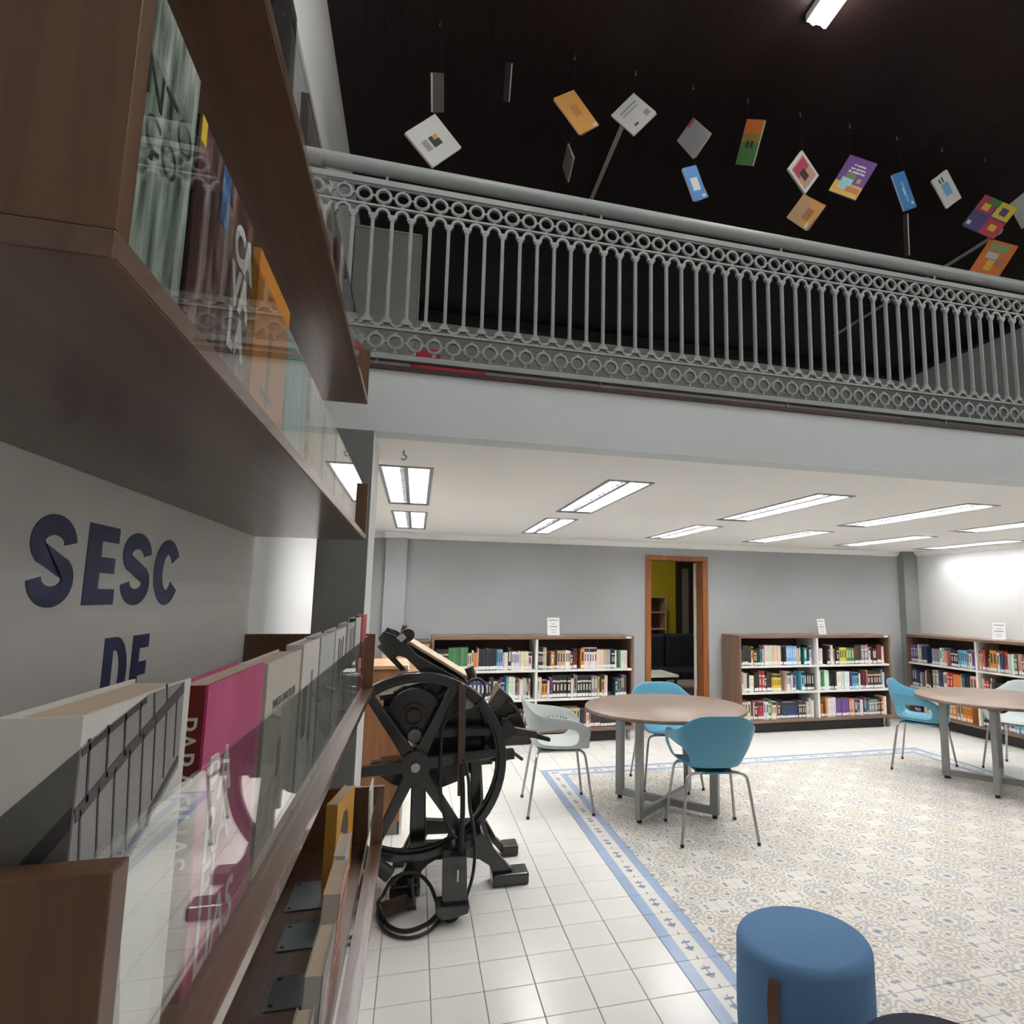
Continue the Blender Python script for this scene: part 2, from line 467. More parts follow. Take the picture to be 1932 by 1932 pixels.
# ---- balcony: fascia beam, low ceiling with openings for the lamps, dark floor edge
FX = [-0.085, 1.185, 2.585, 3.785, 5.03, 6.22]           # lamp rows (centres)
FYS = [(3.39, 4.76), (5.20, 6.47)]
HW = 0.128
lc = MB()
def strip(y0, y1): lc.box(XL, y0, ZC, XR, y1, ZC + 0.10)
strip(YF + 0.12, FYS[0][0]); strip(FYS[0][1], FYS[1][0]); strip(FYS[1][1], YB)
for y0, y1 in FYS:
    xs = [XL] + [e for x in FX for e in (x - HW, x + HW)] + [XR]
    for i in range(0, len(xs), 2): lc.box(xs[i], y0, ZC, xs[i + 1], y1, ZC + 0.10)
struct(lc.build('ceiling_balcony', WHITE_PAINT))
struct(MB().box(XL, YF, ZC, XR, YF + 0.12, ZB - 0.015).build('balcony_fascia', mat('fascia_paint', (0.63, 0.67, 0.685), 0.7, var=0.02)))
struct(MB().box(XL, YF - 0.012, ZB - 0.015, XR, YB, ZB + 0.004).build('balcony_floor', wood('dark_floor_boards', (0.03, 0.012, 0.01), (0.06, 0.026, 0.02), 0.5, 'Y')))
# cornice along the back and right walls, below the low ceiling
prof = [(0, 0), (0, -0.062), (0.012, -0.062), (0.018, -0.05), (0.035, -0.036), (0.05, -0.016), (0.055, -0.01), (0.055, 0)]
co = MB(); co.prism([(YB - a, ZC + b) for a, b in prof], XL, XR, 'yz')
struct(co.build('trim_1', WHITE_PAINT))
co = MB(); co.prism([(XR - a, ZC + b) for a, b in prof], YF + 0.1, YB, 'xz')
struct(co.build('trim_2', WHITE_PAINT))
co = MB(); co.prism([(YB - 0.10 - a, ZC + b) for a, b in prof], -0.345, -0.104, 'yz')
struct(co.build('trim_3', WHITE_PAINT))
# hook left in the low ceiling
hk = MB().cyl((-0.089, 3.01, ZC), (-0.089, 3.01, ZC - 0.02), 0.004, n=8); hk.tube(smooth_path([(-0.089, 3.01, ZC - 0.02), (-0.075, 3.01, ZC - 0.03), (-0.085, 3.01, ZC - 0.045), (-0.1, 3.01, ZC - 0.04)], 4), 0.003, 6)
tag(hk.build('ceiling_hook', GREY_STEEL), 'small metal hook in the white ceiling by the column', 'hook')

# ---- high ceiling: dark boards laid front to back
board = wood('dark_ceiling_boards', (0.017, 0.0085, 0.0085), (0.03, 0.0135, 0.0135), 0.55, 'Y')
ceiling = struct(MB().box(XL - 0.15, YN - 0.15, ZU + 0.012, XR + 0.15, YB + 0.15, ZU + 0.1).build('ceiling', board))
bm_ = MB().box(-0.049, YN, 0, 0.049, YB, 0.014).mesh('plank', board)
nb = int((XR - XL) / 0.1)
for i in range(nb + 1):
    o = bpy.data.objects.new('plank', bm_); COL.objects.link(o); o.parent = ceiling
    o.location = (XL + 0.05 + i * (XR - XL - 0.1) / nb, 0, ZU)
HOOKS = [(-0.018, 0.0), (0.388, 0.17)] + [(0.767 + 0.3855 * k, 0.0) for k in range(9)]
hm = MB().cyl((0, 0, 0.004), (0, 0, -0.022), 0.003, n=6); hm.ring((0, 0, -0.028), (0, 1, 0), 0.008, 0.003, 0.003, 12)
hmesh = hm.mesh('hook', mat('pale_hook_metal', (0.2, 0.19, 0.19), 0.4, 0.5))
for hx, dy in HOOKS:
    o = bpy.data.objects.new('hook', hmesh); COL.objects.link(o); o.parent = ceiling; o.location = (hx, 3.235 + dy, ZU)
# dark moulding where the high ceiling meets the walls
struct(MB().box(XL, YB - 0.10, ZU - 0.10, XR, YB, ZU).build('trim_4', board))
struct(MB().box(XR - 0.10, YF, ZU - 0.10, XR, YB, ZU).build('trim_5', board))
# two conduits running front to back under the boards
cond = mat('grey_conduit', (0.6, 0.55, 0.55), 0.5)
cd = MB().cyl((1.205, 3.62, ZU - 0.03), (1.22, 5.0, ZU - 0.03), 0.016, n=10); cd.cyl((1.205, 3.62, ZU - 0.03), (1.205, 3.60, ZU), 0.022, n=10)
tag(cd.build('conduit', cond), 'short grey conduit on the dark ceiling behind the hanging white book', 'conduit')
cd = MB().cyl((4.735, 3.9, ZU - 0.03), (4.73, 6.1, ZU - 0.03), 0.016, n=10); cd.cyl((4.735, 3.9, ZU - 0.03), (4.735, 3.88, ZU), 0.022, n=10)
tag(cd.build('conduit', cond), 'long grey conduit on the dark ceiling at the far right', 'conduit')

# ---- fluorescent fixtures under the balcony
tube_m = emit('fluorescent_tube', (1.0, 0.985, 0.95), TROFFER)
refl = mat('white_reflector', (0.86, 0.87, 0.88), 0.28, 0.35)
frame_m = mat('fixture_frame', (0.30, 0.30, 0.31), 0.4, 0.4)
louv_m = mat('aluminium_louver', (0.40, 0.40, 0.42), 0.3, 0.7)
def troffer():
    t = thing('ceiling_light', 'x', 'ceiling light', (0, 0, ZC), 0, 'fluorescent lights under the balcony')
    L = FYS[0][1] - FYS[0][0]
    h, l = HW, L / 2
    fr = MB(); e = 0.016
    fr.box(-h - e, -l - e, -0.006, -h + 0.003, l + e, 0.0); fr.box(h - 0.003, -l - e, -0.006, h + e, l + e, 0.0)
    fr.box(-h + 0.003, -l - e, -0.006, h - 0.003, -l + 0.003, 0.0); fr.box(-h + 0.003, l - 0.003, -0.006, h - 0.003, l + e, 0.0)
    fr.box(-0.011, -l + 0.003, 0.0, 0.011, l - 0.003, 0.004); fr.box(-h + 0.003, -l + 0.003, 0.0, h - 0.003, -l + 0.035, 0.003); fr.box(-h + 0.003, l - 0.035, 0.0, h - 0.003, l - 0.003, 0.003)
    fr.build('frame', frame_m, t)
    tr = MB(); tr.box(-h + 0.001, -l + 0.001, 0.075, h - 0.001, l - 0.001, 0.08)
    for sx in (-1, 1):
        tr.obox((sx * (h - 0.004), 0, 0.037), (0.002, 0, 0), (0, l - 0.002, 0), (0, 0, 0.037))
        tr.obox((sx * 0.018, 0, 0.04), (0.016, 0, 0.03), (0, l - 0.002, 0), (0.002, 0, 0.001))
    for sy in (-1, 1): tr.obox((0, sy * (l - 0.004), 0.037), (h - 0.006, 0, 0), (0, 0.002, 0), (0, 0, 0.037))
    tr.build('reflector', refl, t)
    tb = MB().cyl((0, -l + 0.04, 0), (0, l - 0.04, 0), 0.013, n=12)
    me = tb.mesh('tube', tube_m)
    for sx in (-1, 1):
        o = bpy.data.objects.new('tube', me); COL.objects.link(o); o.parent = t; o.location = (sx * 0.066, 0, 0.0615)
    lv = MB()
    n = 14
    for i in range(1, n):
        y = -l + i * 2 * l / n
        for sx in (-1, 1): lv.box(sx * 0.066 - 0.055, y - 0.0015, 0.002, sx * 0.066 + 0.055, y + 0.0015, 0.044)
    lv.build('louver', louv_m, t)['kind'] = 'stuff'
    return t
proto = None
names_near = ['nearest the column', 'second from the column', 'third from the column', 'fourth from the column', 'fifth from the column', 'next to the right wall']
for r, (y0, y1) in enumerate(FYS):
    for i, x in enumerate(FX):
        lab = 'twin-tube fluorescent ceiling light in the %s row, %s' % (('front', 'back')[r], names_near[i])
        loc = (x, (y0 + y1) / 2, ZC)
        if proto is None:
            proto = troffer(); o = proto; o.location = loc
        else: o = copy_tree(proto, loc)
        o['label'] = lab
        if r == 1: o.scale = (1, (y1 - y0) / (FYS[0][1] - FYS[0][0]), 1)
# ---- tube lamps on the high ceiling: the first seen, the rest added as fill
high_m = emit('high_tube', (1.0, 0.97, 0.93), HIGH_TUBE)
def high_lamp(x, y, label):
    t = thing('tube_lamp', label, 'ceiling lamp', (x, y, ZU), 0, 'tube lamps on the dark high ceiling')
    MB().box(-0.06, -0.64, -0.05, 0.06, 0.64, 0.0).build('housing', mat('lamp_housing', (0.5, 0.5, 0.5), 0.5), t, 0.008)
    me = MB().cyl((0, -0.61, 0), (0, 0.61, 0), 0.018, n=12).mesh('tube', high_m)
    for sx in (-1, 1):
        o = bpy.data.objects.new('tube', me); COL.objects.link(o); o.parent = t; o.location = (sx * 0.035, 0, -0.072)
    return t
high_lamp(1.99, 1.99, 'bright tube lamp on the dark high ceiling at the top edge')
high_lamp(0.35, 1.55, 'unseen added fill lamp on the dark high ceiling above the display rack')  # out of view, added to light the tall space
high_lamp(1.99, -0.6, 'unseen added fill lamp on the dark high ceiling behind the viewer')
high_lamp(4.4, -0.3, 'unseen added fill lamp on the dark high ceiling to the right behind the viewer')  # right-hand lamps added out of view to brighten the lettered panel and railing
high_lamp(6.0, 0.6, 'unseen added fill lamp on the dark high ceiling beside the right wall')
high_lamp(6.0, -1.6, 'unseen added fill lamp on the dark high ceiling in the rear right corner')

# ================================================================ BALCONY RAILING
rail_m = mat('grey_railing_paint', (0.30, 0.325, 0.325), 0.45, var=0.08, vscale=14, bump=0.08)
rail = thing('balcony_railing', 'grey ornamental cast-iron balcony railing with rings and arches', 'railing', (0, YF + 0.02, ZB))
RX0, RX1 = XL + 0.005, XR - 0.005
def rz(z): return z - ZB
MB().cyl((RX0, 0, rz(3.394)), (RX1, 0, rz(3.394)), 0.034, n=20).build('handrail', rail_m, rail)
MB().box(RX0, -0.014, rz(3.306), RX1, 0.014, rz(3.334)).box(RX0, -0.006, rz(3.298), RX1, 0.006, rz(3.306)).build('top_rail', rail_m, rail, 0.002)
MB().box(RX0, -0.008, rz(3.207), RX1, 0.008, rz(3.216)).build('middle_rail', rail_m, rail)
MB().box(RX0, -0.008, rz(2.648), RX1, 0.008, rz(2.658)).build('middle_rail', rail_m, rail)
MB().box(RX0, -0.018, rz(2.510), RX1, 0.018, rz(2.535)).build('bottom_rail', rail_m, rail, 0.002)
PB = 0.0815
bal = MB()
bal.box(-0.0075, -0.0075, rz(2.69), 0.0075, 0.0075, rz(3.165)); bal.box(-0.0035, -0.0105, rz(2.69), 0.0035, 0.0105, rz(3.165))
bal.box(-0.013, -0.009, rz(3.148), 0.013, 0.009, rz(3.160)); bal.box(-0.020, -0.010, rz(3.160), 0.020, 0.010, rz(3.174))
bal.box(-0.014, -0.009, rz(2.69), 0.014, 0.009, rz(2.700)); bal.box(-0.022, -0.010, rz(2.676), 0.022, 0.010, rz(2.690))
bal_me = bal.mesh('baluster', rail_m)
rg = MB().ring((0, 0, 0), (0, 1, 0), 0.036, 0.009, 0.014, 20)
rg.ring((0, 0, 0), (0, 1, 0), 0.030, 0.005, 0.019, 20)
rg.box(0.034, -0.005, -0.004, PB - 0.034, 0.005, 0.004)
rg.box(-0.006, -0.005, 0.034, 0.006, 0.005, 0.044); rg.box(-0.006, -0.005, -0.05, 0.006, 0.005, -0.034)
ring_me = rg.mesh('ring', rail_m)
def arch_mesh(sgn):
    a = MB(); R, wd = 0.033, 0.011; n = 10
    # half ring between two balusters, opening towards them
    vs = []; fs = []
    for i in range(n + 1):
        t = math.pi * i / n
        for rr in (R, R - wd):
            for yy in (-0.008, 0.008): vs.append((math.cos(t) * rr, yy, sgn * math.sin(t) * rr))
    for i in range(n):
        q = i * 4; p = q + 4
        fs += [(q, p, p + 1, q + 1), (q + 2, q + 3, p + 3, p + 2), (q, q + 2, p + 2, p), (q + 1, p + 1, p + 3, q + 3)]
    a._add(vs, fs)
    a.box(-0.004, -0.005, min(sgn * (R - 0.002), sgn * 0.043), 0.004, 0.005, max(sgn * (R - 0.002), sgn * 0.043))
    return a.mesh('arch', rail_m)
arch_up, arch_dn = arch_mesh(1), arch_mesh(-1)
nbal = int((RX1 - RX0) / PB)
def child(name, me, parent, loc):
    o = bpy.data.objects.new(name, me); COL.objects.link(o); o.parent = parent; o.location = loc
    return o
xb = 0.066 - PB * int((0.066 - RX0) / PB)
k = 0
while xb < RX1 - 0.03:
    child('baluster', bal_me, rail, (xb, 0, 0))
    if xb + PB < RX1 - 0.03:
        child('arch', arch_up, rail, (xb + PB / 2, 0, rz(3.172)))
        child('arch', arch_dn, rail, (xb + PB / 2, 0, rz(2.691)))
        child('ring', ring_me, rail, (xb + PB / 2, 0, rz(3.259)))
        child('ring', ring_me, rail, (xb + PB / 2, 0, rz(2.592)))
    xb += PB
pm = MB().box(-0.006, -0.004, rz(3.33), 0.006, 0.004, rz(3.372)).mesh('bracket', rail_m)
fm = MB().box(-0.005, -0.005, 0.004, 0.005, 0.005, rz(2.512)).mesh('foot', rail_m)
for i in range(7):
    child('bracket', pm, rail, (-0.21 + i * 0.995, 0, 0)); child('foot', fm, rail, (-0.21 + i * 1.0, 0, 0))

# ================================================================ THINGS ON THE BALCONY
pt = thing('partition_panel', 'beige grey partition panel standing on the balcony beside the left wall', 'panel', (-0.35, 5.0, ZB))
MB().box(-0.26, 0, 0.03, 0.25, 0.035, 1.99).build('board', mat('beige_board', (0.34, 0.34, 0.31), 0.7, var=0.05), pt, 0.004)
MB().box(-0.265, -0.006, 1.99, 0.255, 0.041, 2.005).box(0.25, -0.006, 0, 0.262, 0.041, 2.0).box(-0.265, -0.006, 0.004, 0.255, 0.041, 0.03).build('frame', mat('pale_trim', (0.40, 0.41, 0.39), 0.5), pt)
red = mat('red_upholstery', (0.42, 0.008, 0.03), 0.6, var=0.1)
rc = thing('red_chair', 'red upholstered chair on the balcony behind the railing', 'chair', (0.06, 4.05, ZB))
MB().box(-0.16, -0.25, 0.38, 0.30, 0.2, 0.50).build('seat', red, rc, 0.04, 3)
MB().box(-0.15, 0.16, 0.45, 0.02, 0.24, 0.72).build('backrest', red, rc, 0.03, 3)
for sx in (-0.13, 0.27):
    for sy in (-0.22, 0.17): MB().cyl((sx, sy, 0.005), (sx, sy, 0.40), 0.015, n=8).build('leg', BLACK, rc)

# ================================================================ DOOR TO THE NEXT ROOM
door_wood = wood('orange_brown_door_wood', (0.20, 0.062, 0.016), (0.36, 0.125, 0.035), 0.4, 'Z')
d = MB()
d.box(DX0 - 0.065, YB - 0.018, 0, DX0 + 0.005, YB + 0.17, DZ + 0.005); d.box(DX1 - 0.005, YB - 0.018, 0, DX1 + 0.065, YB + 0.17, DZ + 0.005)
d.box(DX0 - 0.065, YB - 0.018, DZ + 0.005, DX1 + 0.065, YB + 0.17, DZ + 0.06)
door = struct(d.build('door_1', door_wood, None, 0.004))
lv_ = Vector((DX1 - 0.02, YB + 0.175, 0)).normalized()          # leaf swung wide open into the next room
lm_ = MB().box(-0.035, 0.0, 0.01, 0.0, 0.78, DZ - 0.01)
LM = Matrix.Translation((DX1 - 0.004, YB + 0.176, 0)) @ Matrix.Rotation(-math.atan2(lv_.x, lv_.y), 4, 'Z')
lm_.v = [tuple(LM @ Vector(v)) for v in lm_.v]
leaf = lm_.build('door_leaf', mat('white_door_paint', (0.62, 0.60, 0.55), 0.5, var=0.03), door, 0.002)
MB().box(DX1 - 0.014, YB + 0.168, 0.3, DX1 - 0.003, YB + 0.176, 0.42).box(DX1 - 0.014, YB + 0.168, 1.65, DX1 - 0.003, YB + 0.176, 1.77).build('hinge', STEEL, leaf)
# next room
struct(MB().box(2.0, 9.9, 0, 4.29, 10.0, 2.6).build('wall_yellow', mat('yellow_wall_paint', (0.52, 0.40, 0.012), 0.7, var=0.05)))
struct(MB().box(4.29, 9.9, 0, 5.6, 10.0, 2.6).build('wall_next_room', mat('olive_grey_paint', (0.22, 0.21, 0.17), 0.7)))
struct(MB().box(4.28, 9.86, 0, 4.37, 9.90, 2.6).box(4.52, 9.86, 0, 4.62, 9.9, 2.6).box(4.37, 9.86, 2.05, 4.52, 9.9, 2.6).build('door_2', mat('dark_brown_door', (0.03, 0.017, 0.012), 0.5)))
struct(MB().box(2.0, YB + 0.15, 2.6, 5.6, 10.0, 2.7).build('ceiling_next_room', WHITE_PAINT))
struct(MB().box(1.9, YB + 0.15, 0, 2.0, 10.0, 2.6).build('wall_next_left', GREY_WALL))
struct(MB().box(5.6, YB + 0.15, 0, 5.7, 10.0, 2.6).build('wall_next_right', GREY_WALL))
struct(MB().box(2.0, YB + 0.15, -0.004, 5.6, 9.86, 0.0).build('floor_next_room', mat('brown_floor', (0.16, 0.11, 0.08), 0.4, var=0.2, vscale=3)))
nl = thing('ceiling_light_panel', 'square light panel on the ceiling of the yellow room', 'ceiling light', (3.2, 8.2, 2.6))
MB().box(-0.2, -0.2, -0.03, 0.2, 0.2, 0.0).build('housing', WHITE_LAM, nl, 0.004)
MB().box(-0.17, -0.17, -0.036, 0.17, 0.17, -0.03).build('diffuser', emit('next_room_light', (1, 0.92, 0.8), 16.0), nl)
navy = mat('navy_upholstery', (0.016, 0.021, 0.034), 0.7, var=0.15, vscale=20)
so = thing('sofa', 'dark navy two-seat sofa in the yellow room beyond the door', 'sofa', (3.85, 9.1, 0))
MB().box(-0.85, -0.42, 0.06, 0.85, 0.40, 0.30).build('base', navy, so, 0.02)
for sx in (-0.8, 0.8):
    for sy in (-0.38, 0.36): MB().cyl((sx, sy, 0.001), (sx, sy, 0.065), 0.025, n=10).build('foot', BLACK, so)
for i in (-1, 1):
    MB().box(min(i * 0.01, i * 0.68), -0.44, 0.302, max(i * 0.01, i * 0.68), 0.2, 0.47).build('seat_cushion', navy, so, 0.04, 3)
    MB().box(min(i * 0.01, i * 0.68), 0.205, 0.40, max(i * 0.01, i * 0.68), 0.40, 0.97).build('back_cushion', navy, so, 0.05, 3)
    MB().box(min(i * 0.69, i * 0.86), -0.43, 0.302, max(i * 0.69, i * 0.86), 0.4, 0.62).build('armrest', navy, so, 0.04, 3)
bs = thing('open_shelf', 'pale wooden open shelf unit against the yellow wall', 'shelf', (3.72, 9.72, 0))
ml = wood('maple', (0.42, 0.29, 0.17), (0.55, 0.40, 0.26), 0.5, 'X')
MB().box(-0.26, 0.14, 0.002, 0.26, 0.16, 1.55).build('back', mat('brown_back_panel', (0.12, 0.06, 0.04), 0.6), bs)
for sx in (-0.26, 0.24): MB().box(sx, -0.14, 0.002, sx + 0.02, 0.14, 1.55).build('side', ml, bs)
for z in (0.08, 0.4, 0.72, 1.02, 1.29, 1.535): MB().box(-0.24, -0.14, z, 0.24, 0.14, z + 0.016).build('shelf', ml, bs)
ct = thing('side_table', 'low table with a pale top beside the sofa', 'table', (3.15, 8.0, 0))
MB().box(-0.22, -0.3, 0.50, 0.22, 0.3, 0.53).build('top', WHITE_LAM, ct, 0.003)
for sx in (-0.19, 0.19):
    for sy in (-0.26, 0.26): MB().box(sx - 0.015, sy - 0.015, 0.002, sx + 0.015, sy + 0.015, 0.5).build('leg', BLACK, ct)
cf = thing('coffee_table', 'boxy brown coffee table in front of the navy sofa', 'table', (3.80, 8.12, 0))
MB().box(-0.30, -0.32, 0.34, 0.30, 0.32, 0.37).build('top', mat('taupe_top', (0.33, 0.28, 0.24), 0.4), cf, 0.003)
MB().box(-0.28, -0.30, 0.002, 0.28, 0.30, 0.34).build('body', mat('taupe_body', (0.15, 0.115, 0.09), 0.6), cf)

# ================================================================ BOOKCASES AND THEIR BOOKS
PALETTE = [('white', (0.72, 0.71, 0.68), 16), ('cream', (0.66, 0.58, 0.44), 11), ('black', (0.02, 0.02, 0.022), 16), ('dark brown', (0.07, 0.035, 0.025), 9),
           ('navy blue', (0.025, 0.04, 0.13), 9), ('light blue', (0.16, 0.40, 0.60), 5), ('teal', (0.03, 0.24, 0.25), 4), ('green', (0.06, 0.20, 0.08), 3),
           ('red', (0.40, 0.04, 0.04), 3), ('dark red', (0.15, 0.028, 0.035), 4), ('salmon pink', (0.58, 0.29, 0.23), 4), ('orange', (0.62, 0.22, 0.04), 4),
           ('yellow', (0.68, 0.50, 0.06), 3), ('purple', (0.14, 0.06, 0.22), 3), ('grey', (0.24, 0.24, 0.25), 7), ('beige', (0.48, 0.38, 0.27), 9)]
names = [p[0] for p in PALETTE]; cols = {p[0]: p[1] for p in PALETTE}; wts = [p[2] for p in PALETTE]
def attr_mat():
    m, nt, b = new_mat('book_cover'); oi = nt.nodes.new('ShaderNodeObjectInfo')
    nt.links.new(oi.outputs['Color'], b.inputs['Base Color']); b.inputs['Roughness'].default_value = 0.45
    m2, nt2, b2 = new_mat('book_cover_mass'); at = nt2.nodes.new('ShaderNodeVertexColor'); at.layer_name = 'Col'
    nt2.links.new(at.outputs['Color'], b2.inputs['Base Color']); b2.inputs['Roughness'].default_value = 0.45
    return m, m2
cover_m, mass_m = attr_mat()
label_m = mat('white_spine_label', (0.78, 0.78, 0.76), 0.6)
band_dark = mat('dark_spine_print', (0.03, 0.03, 0.035), 0.5)
band_light = mat('light_spine_print', (0.62, 0.58, 0.46), 0.5)
def unit_book(var):
    """unit book: spine faces -Y at y=0, x = thickness, z = height"""
    b = MB()
    b.box(0, 0, 0, 1, 0.035, 1, 0); b.box(0, 0.035, 0, 0.09, 1, 1, 0); b.box(0.91, 0.035, 0, 1, 1, 1, 0)
    b.box(0.09, 0.035, 0.02, 0.91, 0.97, 0.985, 1)
    b.box(0.02, -0.006, 0.045, 0.98, 0.0, 0.20, 2)
    if var in (1, 2):
        b.box(0.28, -0.005, 0.40, 0.72, 0.0, 0.86, 3 if var == 1 else 4)
    if var == 3:
        b.box(0.04, -0.005, 0.72, 0.96, 0.0, 0.80, 4); b.box(0.3, -0.005, 0.34, 0.7, 0.0, 0.62, 4)
    if var == 4:
        b.box(0.0, -0.004, 0.80, 1.0, 0.0, 0.97, 3); b.box(0.32, -0.005, 0.36, 0.68, 0.0, 0.70, 3)
    return b
UB = [unit_book(v) for v in range(5)]
UBM = [u.mesh('shelf_book', [cover_m, PAPER, label_m, band_dark, band_light]) for u in UB]
mass = MB(); mass_cols = []
n_single = 0
SINGLE_MAX = 300
def put_book(M, th, dp, ht, cname, var, label, group, single):
    global n_single
    S = M @ Matrix.Diagonal((th, dp, ht, 1))
    col = [min(1, max(0, c * random.uniform(0.8, 1.2))) for c in cols[cname]]
    if single and n_single < SINGLE_MAX:
        n_single += 1
        o = bpy.data.objects.new('shelf_book', UBM[var]); COL.objects.link(o); o.matrix_world = S
        o.color = (*col, 1); tag(o, label, 'book', group)
    else:
        u = UB[var]
        mass._add([S @ Vector(v) for v in u.v], u.f)
        mass.m[-len(u.f):] = u.m
        ext = {0: col, 1: (0.72, 0.69, 0.62), 2: (0.78, 0.78, 0.76), 3: (0.03, 0.03, 0.035), 4: (0.62, 0.58, 0.46)}
        for q in u.m: mass_cols.append(ext[q])
ORD = [''] + 'first second third fourth fifth sixth seventh eighth ninth tenth eleventh twelfth thirteenth fourteenth fifteenth sixteenth seventeenth eighteenth nineteenth twentieth'.split()
ORD += ['twenty-' + w for w in ORD[1:10]]
def size_word(th, ht):
    return ('thick ' if th > 0.036 else 'thin ' if th < 0.019 else '') + ('tall ' if ht > 0.222 else 'low ' if ht < 0.185 else '')
def bookcase(loc, rzv, W, label, short, halves=2, singles=(True, True), depth=0.43, seed=1, skip=()):
    """low open bookcase: origin at the front-left foot, front faces local -Y"""
    random.seed(seed)
    t = thing('bookcase', label, 'bookcase', loc, rzv, 'low walnut bookcases')
    zb, zt, th = 0.115, 1.105, 0.032
    MB().box(0, 0, zt - th, W, depth, zt).build('top', CASE_X, t, 0.0015)
    MB().box(0, 0, zb, W, depth, zb + th).build('bottom', CASE_X, t, 0.0015)
    for x in (0, W - 0.025): MB().box(x, 0.0, zb + th, x + 0.025, depth, zt - th).build('side', CASE_Z, t, 0.0015)
    MB().box(0.025, depth - 0.012, zb + th, W - 0.025, depth, zt - th).build('back', mat('dark_back_panel', (0.09, 0.05, 0.038), 0.6), t)
    MB().box(0.10, 0.06, 0.003, W - 0.10, depth - 0.04, zb).build('plinth', mat('black_plinth', (0.015, 0.012, 0.011), 0.6), t)
    for x in (0.05, W - 0.05):
        cm_ = MB().cyl((x - 0.012, 0.05, 0.042), (x + 0.012, 0.05, 0.042), 0.04, n=16); cm_.box(x - 0.018, 0.03, 0.06, x + 0.018, 0.07, zb)
        cm_.build('caster', mat('grey_caster', (0.22, 0.22, 0.22), 0.5), t)
    cw = (W - 0.05) / halves
    for h in range(1, halves):
        x = 0.025 + h * cw
        MB().box(x - 0.0125, 0.004, zb + th, x + 0.0125, depth - 0.012, zt - th).build('divider', WHITE_LAM, t, 0.001)
    zs = [zb + th, 0.438, 0.735]
    for h in range(halves):
        x0, x1 = 0.025 + h * cw + (0.0125 if h else 0), 0.025 + (h + 1) * cw - (0.0125 if h < halves - 1 else 0)
        for z in zs[1:]: MB().box(x0, 0.004, z, x1, depth - 0.012, z + 0.022).build('shelf', WHITE_LAM, t, 0.001)
    MB().box(W - 0.09, -0.0015, zt - 0.026, W - 0.03, 0.0, zt - 0.006).build('number_label', label_m, t)
    base = Matrix.Translation(loc) @ Matrix.Rotation(rzv, 4, 'Z')
    rown = ['bottom', 'middle', 'top']
    for h in range(halves):
        x0, x1 = 0.025 + h * cw + 0.018, 0.025 + (h + 1) * cw - 0.018
        hn = (['left half', 'right half'] if halves == 2 else ['first section', 'second section', 'third section', 'fourth section'])[h]
        for r in range(3):
            z = [zb + th + 0.001, 0.461, 0.758][r]
            x = x0 + 0.005
            hmax = [0.265, 0.245, 0.265][r]
            run = 0; cnt = {}
            cn = None
            while x < x1 - 0.05:
                if run <= 0:
                    cn = random.choices(names, wts)[0]; run = random.choice([1, 1, 1, 1, 2, 2, 3, 5])
                    bt = random.uniform(0.014, 0.042); bh = random.uniform(0.175, min(0.235, hmax)); var = random.randrange(5)
                    dp0 = random.uniform(0.13, 0.17)
                    if random.random() < 0.06: x += random.uniform(0.03, 0.09); continue
                run -= 1
                tk = bt * random.uniform(0.92, 1.08); ht = bh * random.uniform(0.985, 1.015)
                if x + tk > x1: break
                inset = 0.035 + random.uniform(-0.006, 0.012)
                M = base @ Matrix.Translation((x, inset, z))
                cnt[cn] = cnt.get(cn, 0) + 1
                lab = '%s %s book from the left, %s shelf %s, %s' % (ORD[cnt[cn]], cn, rown[r], hn, short)
                put_book(M, tk, dp0, ht, cn, var, lab, 'books on the %s shelf of the %s' % (rown[r], short), singles[h] and (h, r) not in skip)
                x += tk + 0.0012
    return t
bookcase((3.61, 6.53, 0), 0, 2.08, 'low walnut bookcase between the door and the corner pillar', 'bookcase right of door', seed=21)
bookcase((0.172, 6.53, 0), 0, 2.155, 'low walnut bookcase left of the door behind the printing press', 'bookcase left of door', singles=(True, True), seed=35, skip=((0, 0), (0, 1), (1, 0)))
bookcase((6.15, 6.78, 0), -math.pi / 2, 4.1, 'long low walnut bookcase along the white right-hand wall', 'right-wall bookcase', halves=4, singles=(True, True, False, False), seed=48, depth=0.345)
mo = mass.build('further_shelf_books', [mass_m]); mo['kind'] = 'stuff'
mo.data.polygons.foreach_set('material_index', [0] * len(mo.data.polygons))
ca = mo.data.color_attributes.new('Col', 'FLOAT_COLOR', 'CORNER')
i = 0; buf = []
for p, cc in zip(mo.data.polygons, mass_cols): buf += [cc[0], cc[1], cc[2], 1.0] * p.loop_total
ca.data.foreach_set('color', buf)
tag(mo, 'further rows of assorted library books on the low bookcases', 'books')

